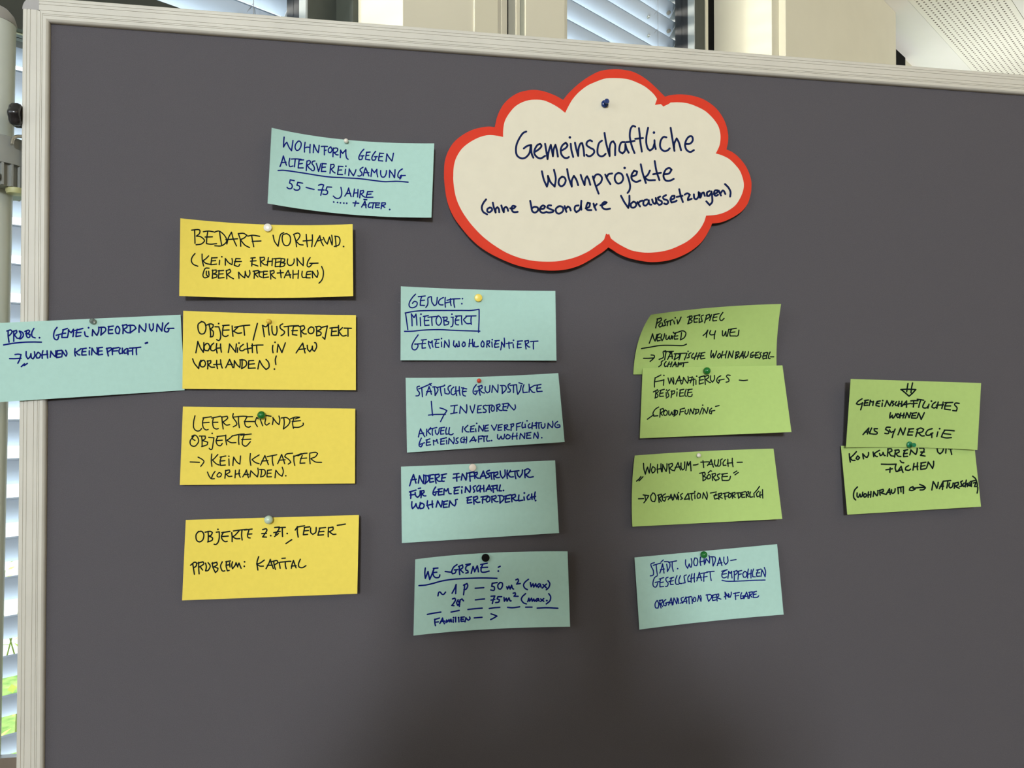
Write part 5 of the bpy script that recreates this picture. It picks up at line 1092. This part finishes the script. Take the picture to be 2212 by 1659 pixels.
qo, qi = outline(OUTER), outline(INNER)
b = MB()
slab(b, qo, cloud_dep(qo), 0.0016)
cloud = b.build('cloud_card', M['red'], None)
tag(cloud, 'large white cloud-shaped card with a red edge, headed Gemeinschaftliche Wohnprojekte', 'title card')
b = MB()
slab(b, qi, cloud_dep(qi) + 0.0003, 0.0006)
o = b.build('white_field', M['white'], cloud)
o['label'] = 'white writing field inside the red edge'
for part, f0, txt in CLOUD_INK:
    b = MB()
    f = f0
    for blk in txt.split('|'):
        if blk in CF:
            f = blk
            continue
        pen(b, strokes_of(blk, CF[f]), lambda q: at_depth(q, cloud_dep(q) + 0.00048), 2.15)
    b.build(part, M['ink_navy'], cloud, fix=False)

# ------------------------------------------------------------------ pins
def pin_mats(name, c, tr=0.0, rough=0.22):
    return mat(name, c, rough, spec=0.55, var=0.03, transmission=tr)


PM = {'white': pin_mats('white_pin_plastic', (0.72, 0.69, 0.60)), 'cream': pin_mats('cream_pin_plastic', (0.74, 0.66, 0.55), rough=0.4),
      'yellow': pin_mats('yellow_pin_plastic', (0.80, 0.62, 0.09), rough=0.35), 'amber': pin_mats('amber_pin_plastic', (0.70, 0.47, 0.06)),
      'green': pin_mats('green_pin_plastic', (0.006, 0.14, 0.022)), 'teal': pin_mats('sea_green_pin_plastic', (0.010, 0.17, 0.075)),
      'mint': pin_mats('mint_pin_plastic', (0.48, 0.60, 0.48)), 'clear': pin_mats('clear_pin_plastic', (0.75, 0.80, 0.76), tr=0.9, rough=0.1),
      'red': pin_mats('red_pin_plastic', (0.55, 0.05, 0.02)), 'black': mat('black_pin_plastic', (0.004, 0.004, 0.004), 0.75, spec=0.1, var=0.05),
      'blue': pin_mats('blue_pin_plastic', (0.006, 0.03, 0.15))}


def pin(kind, color, q, rpx, dep, label, name='ball_pin'):
    """q, rpx: where and how wide the head shows; dep: height of the paper under it (m)"""
    surf = dep + 0.0003
    lift = {'ball': 0.9, 'disc': 0.3, 'push': 0.2}[kind]
    P0 = at_depth([q], [surf])[0]
    mpp = ((P0 - CAM) @ FWD) / FPX
    r = rpx * mpp
    C = at_depth([q], [surf + lift * r])[0]
    base = np.array([C[0], -surf, C[2]])
    t = thing(name, base, label, 'pin', 'pins holding the cards')
    ax = (0, -1, 0)
    b = MB()
    if kind == 'ball':
        prof = [(r * math.sin(a), r * 0.9 - r * 0.98 * math.cos(a)) for a in np.linspace(0.42, math.pi, 15)]
        b.lathe(prof, base, ax, 32)
        b.build('head', PM[color], t, smooth=True, angle=60)
    elif kind == 'disc':
        b.lathe([(r * .55, 0), (r * .97, 0.0006), (r, 0.0014), (r, 0.0026), (r * .93, 0.0034), (r * .84, 0.0036), (0.0004, 0.0037)], base, ax, 36)
        b.build('head', PM[color], t, smooth=True, angle=38)
    else:
        b.lathe([(r * .35, 0), (r * .9, 0.0004), (r, 0.0012), (r * .98, 0.0022), (r * .8, 0.0030), (r * .45, 0.0036)], base, ax, 32)
        b.build('collar', PM[color], t, smooth=True, angle=40)
        b = MB()
        b.lathe([(r * .42, 0.0034), (r * .40, 0.0065), (r * .52, 0.0088), (r * .66, 0.0098), (r * .68, 0.0112), (r * .6, 0.0119), (0.0003, 0.0121)], base, ax, 32)
        b.build('grip', PM[color], t, smooth=True, angle=50)
    b = MB()
    b.tube([base + np.array([0, 0.0002 - 0.0004, 0]), (base[0], 0.006, base[2])], 0.0005, 8)
    b.build('needle', M['steel'], t, smooth=True)


def sheet_dep(k, q):
    u, v = SH[k].uv(np.array([q], float))
    return float(SH[k].dep(u, v)[0])


for kind, col, q, rp, k, lab, nm in [
    ('ball', 'white', (747.5, 304.3), 5.0, 'b1', 'small white ball pin on the top edge of the tilted blue card', 'ball_pin'),
    ('disc', 'white', (578.5, 492.0), 8.8, 'y1', 'flat white pin on the uppermost yellow card', 'flat_pin'),
    ('ball', 'amber', (580.2, 694.0), 5.5, 'y2', 'small amber ball pin on the second yellow card', 'ball_pin'),
    ('ball', 'green', (564.6, 896.7), 8.6, 'y3', 'glossy green ball pin on the third yellow card', 'ball_pin'),
    ('ball', 'mint', (580.2, 1122.8), 9.2, 'y4', 'pale mint ball pin on the lowest yellow card', 'ball_pin'),
    ('ball', 'clear', (199.6, 693.7), 6.2, 'pb', 'clear ball pin on the blue card that hangs over the frame', 'ball_pin'),
    ('disc', 'yellow', (1033.2, 643.5), 8.5, 'g1', 'flat yellow pin on the blue card with the boxed word', 'flat_pin'),
    ('ball', 'red', (1034.8, 822.3), 4.9, 'g2', 'small red ball pin on the second blue card under the cloud', 'ball_pin'),
    ('disc', 'cream', (1020.6, 1009.8), 8.1, 'g3', 'flat cream pin on the third blue card under the cloud', 'flat_pin'),
    ('disc', 'black', (1048.8, 1204.8), 8.5, 'g4', 'flat black pin on the lowest blue card of the middle column', 'flat_pin'),
    ('ball', 'green', (1527.2, 800.9), 7.8, 'n2', 'green ball pin where the two overlapping green cards meet', 'ball_pin'),
    ('ball', 'white', (1509.4, 983.6), 4.8, 'n3', 'small white ball pin on the green card about a swap exchange', 'ball_pin'),
    ('ball', 'green', (1520.6, 1198.2), 7.4, 'n4', 'green ball pin on the blue card below the green cards', 'ball_pin'),
    ('push', 'teal', (1964.2, 960.3), 6.8, 's1', 'sea green push pin on the far right pair of green cards', 'push_pin')]:
    pin(kind, col, q, rp, sheet_dep(k, q), lab, nm)
pin('push', 'blue', (1306.3, 224.6), 8.0, float(cloud_dep([(1306, 225)])[0]) + 0.0003, 'blue push pin near the top of the cloud card', 'push_pin')
# ------------------------------------------------------------------ the photographer, who shades the middle of the board
PX, PYY = 0.33, -1.52
person = thing('person', (PX, PYY, 0), 'person in a dark sweater standing before the board, holding up a smartphone', 'person')
NODES, LINKS = [], []


def node(x, y, z, r, par=None):
    NODES.append(((PX + x, PYY + y, z), r))
    if par is not None: LINKS.append((par, len(NODES) - 1))
    return len(NODES) - 1


def chain(par, pts):
    for p in pts: par = node(*p, par)
    return par


pel = node(0, 0, 0.96, (0.15, 0.105))
ab = chain(pel, [(0, 0.005, 1.10, (0.135, 0.10))])
ch = chain(ab, [(0, 0.0, 1.26, (0.155, 0.11)), (0, -0.005, 1.38, (0.15, 0.10))])
nk = chain(ch, [(0, 0.0, 1.47, (0.075, 0.07)), (0, 0.012, 1.535, (0.055, 0.056))])
hd = chain(nk, [(0, 0.035, 1.60, (0.062, 0.080)), (0, 0.03, 1.665, (0.074, 0.095)), (0, 0.015, 1.725, (0.066, 0.085)), (0, 0.01, 1.758, (0.035, 0.045))])
nose = chain(nk + 2, [(0, 0.135, 1.648, (0.012, 0.014))])
GRIP = [CAM[0] - PX, CAM[1] - PYY - 0.03, CAM[2]]
for sx in (-1, 1):
    chain(nk + 2, [(sx * 0.082, 0.02, 1.66, (0.012, 0.022))])                               # ear
    sh_ = chain(ch, [(sx * 0.17, -0.005, 1.40, (0.072, 0.072))])
    el = chain(sh_, [(sx * 0.205, 0.06, 1.27, (0.052, 0.052)), (sx * 0.215, 0.14, 1.16, (0.044, 0.044))])
    wr = chain(el, [(sx * 0.17, 0.30, 1.29, (0.038, 0.038)), (sx * 0.115 + GRIP[0] * 0.8, GRIP[1] - 0.075, GRIP[2] - 0.055, (0.026, 0.026))])
    pm = chain(wr, [(sx * 0.120 + GRIP[0], GRIP[1] - 0.03, GRIP[2] - 0.025, (0.034, 0.018))])
    for i, l in enumerate((0.070, 0.078, 0.073, 0.058)):                                    # fingers round the phone's end
        zf = GRIP[2] + 0.022 - 0.019 * i
        chain(pm, [(sx * 0.118 + GRIP[0], GRIP[1] + 0.004, zf, (0.009, 0.009)), (sx * 0.102 + GRIP[0], GRIP[1] + 0.030, zf + 0.003, (0.008, 0.008)),
                   (sx * (0.108 - l * 0.45) + GRIP[0], GRIP[1] + 0.034, zf + 0.004, (0.0075, 0.0075))])
    chain(pm, [(sx * 0.095 + GRIP[0], GRIP[1] - 0.022, GRIP[2] - 0.002, (0.011, 0.011)), (sx * 0.072 + GRIP[0], GRIP[1] - 0.004, GRIP[2] + 0.012, (0.009, 0.009))])
    hp = chain(pel, [(sx * 0.095, 0.0, 0.88, (0.095, 0.095))])
    kn = chain(hp, [(sx * 0.10, 0.005, 0.70, (0.082, 0.082)), (sx * 0.105, 0.01, 0.50, (0.06, 0.06))])
    an = chain(kn, [(sx * 0.108, -0.015, 0.33, (0.056, 0.058)), (sx * 0.11, -0.02, 0.11, (0.04, 0.042))])
    chain(an, [(sx * 0.113, 0.02, 0.055, (0.045, 0.045)), (sx * 0.12, 0.15, 0.035, (0.04, 0.032))])
me = bpy.data.meshes.new('body')
me.from_pydata([tuple(Vector(p) - Vector((PX, PYY, 0))) for p, r in NODES], LINKS, [])
body = bpy.data.objects.new('body', me)
COL.objects.link(body)
body.parent = person
sk = body.modifiers.new('skin', 'SKIN')
sk.use_smooth_shade = True
for v, (p, r) in zip(me.skin_vertices[0].data, NODES): v.radius = r
me.skin_vertices[0].data[0].use_root = True
sb = body.modifiers.new('subdivision', 'SUBSURF')
sb.levels = sb.render_levels = 2
bpy.context.view_layer.update()
ev = body.evaluated_get(bpy.context.evaluated_depsgraph_get())
fin = bpy.data.meshes.new_from_object(ev)
body.modifiers.clear()
body.data = fin
for m_ in (mat('skin', (0.55, 0.34, 0.25), 0.55), mat('dark_sweater', (0.05, 0.045, 0.05), 0.9, var=0.1), mat('dark_jeans', (0.03, 0.04, 0.07), 0.85, var=0.15), mat('brown_shoe', (0.07, 0.04, 0.025), 0.5)):
    fin.materials.append(m_)
for f in fin.polygons:
    c = f.center
    f.material_index = 0 if c.z > 1.50 or c.y > 0.36 else 1 if c.z > 0.95 else 2 if c.z > 0.09 else 3
    f.use_smooth = True
b = MB()
prof = [(0.0, 0.118), (0.055, 0.108), (0.085, 0.078), (0.097, 0.035), (0.094, -0.01), (0.080, -0.05), (0.04, -0.06)]
vs, fs = [], []
for r, z in prof:
    for i in range(24):
        a = 2 * math.pi * i / 24
        cut = 0.035 if (math.sin(a) > 0.45 and z < 0.05) else 0
        vs.append((PX + max(r - cut * .2, 0.001) * 0.95 * math.cos(a), PYY + 0.012 + r * 1.12 * math.sin(a) * (0.82 if math.sin(a) > 0.45 and z < 0.05 else 1), 1.672 + max(z, -0.0 if cut else -1)))
for j in range(len(prof) - 1):
    for i in range(24): fs.append((j * 24 + i, j * 24 + (i + 1) % 24, (j + 1) * 24 + (i + 1) % 24, (j + 1) * 24 + i))
b.add(vs, fs)
b.build('hair', mat('dark_brown_hair', (0.03, 0.02, 0.014), 0.6, var=0.3, vscale=60), person, smooth=True)
PC = CAM - FWD * 0.014
phone = thing('smartphone', tuple(PC), 'black smartphone held up in front of the board', 'phone')
b = MB()
b.box((-0.074, -0.0037, -0.036), (0.074, 0.0037, 0.036), ax=lambda p: PC + RGT * p[0] + FWD * p[1] + UPV * p[2])
b.build('body', M['black'], phone, bevel=0.003)
b = MB()
b.box((-0.071, -0.0042, -0.033), (0.071, -0.0038, 0.033), ax=lambda p: PC + RGT * p[0] + FWD * p[1] + UPV * p[2])
b.build('screen', M['black'], phone)
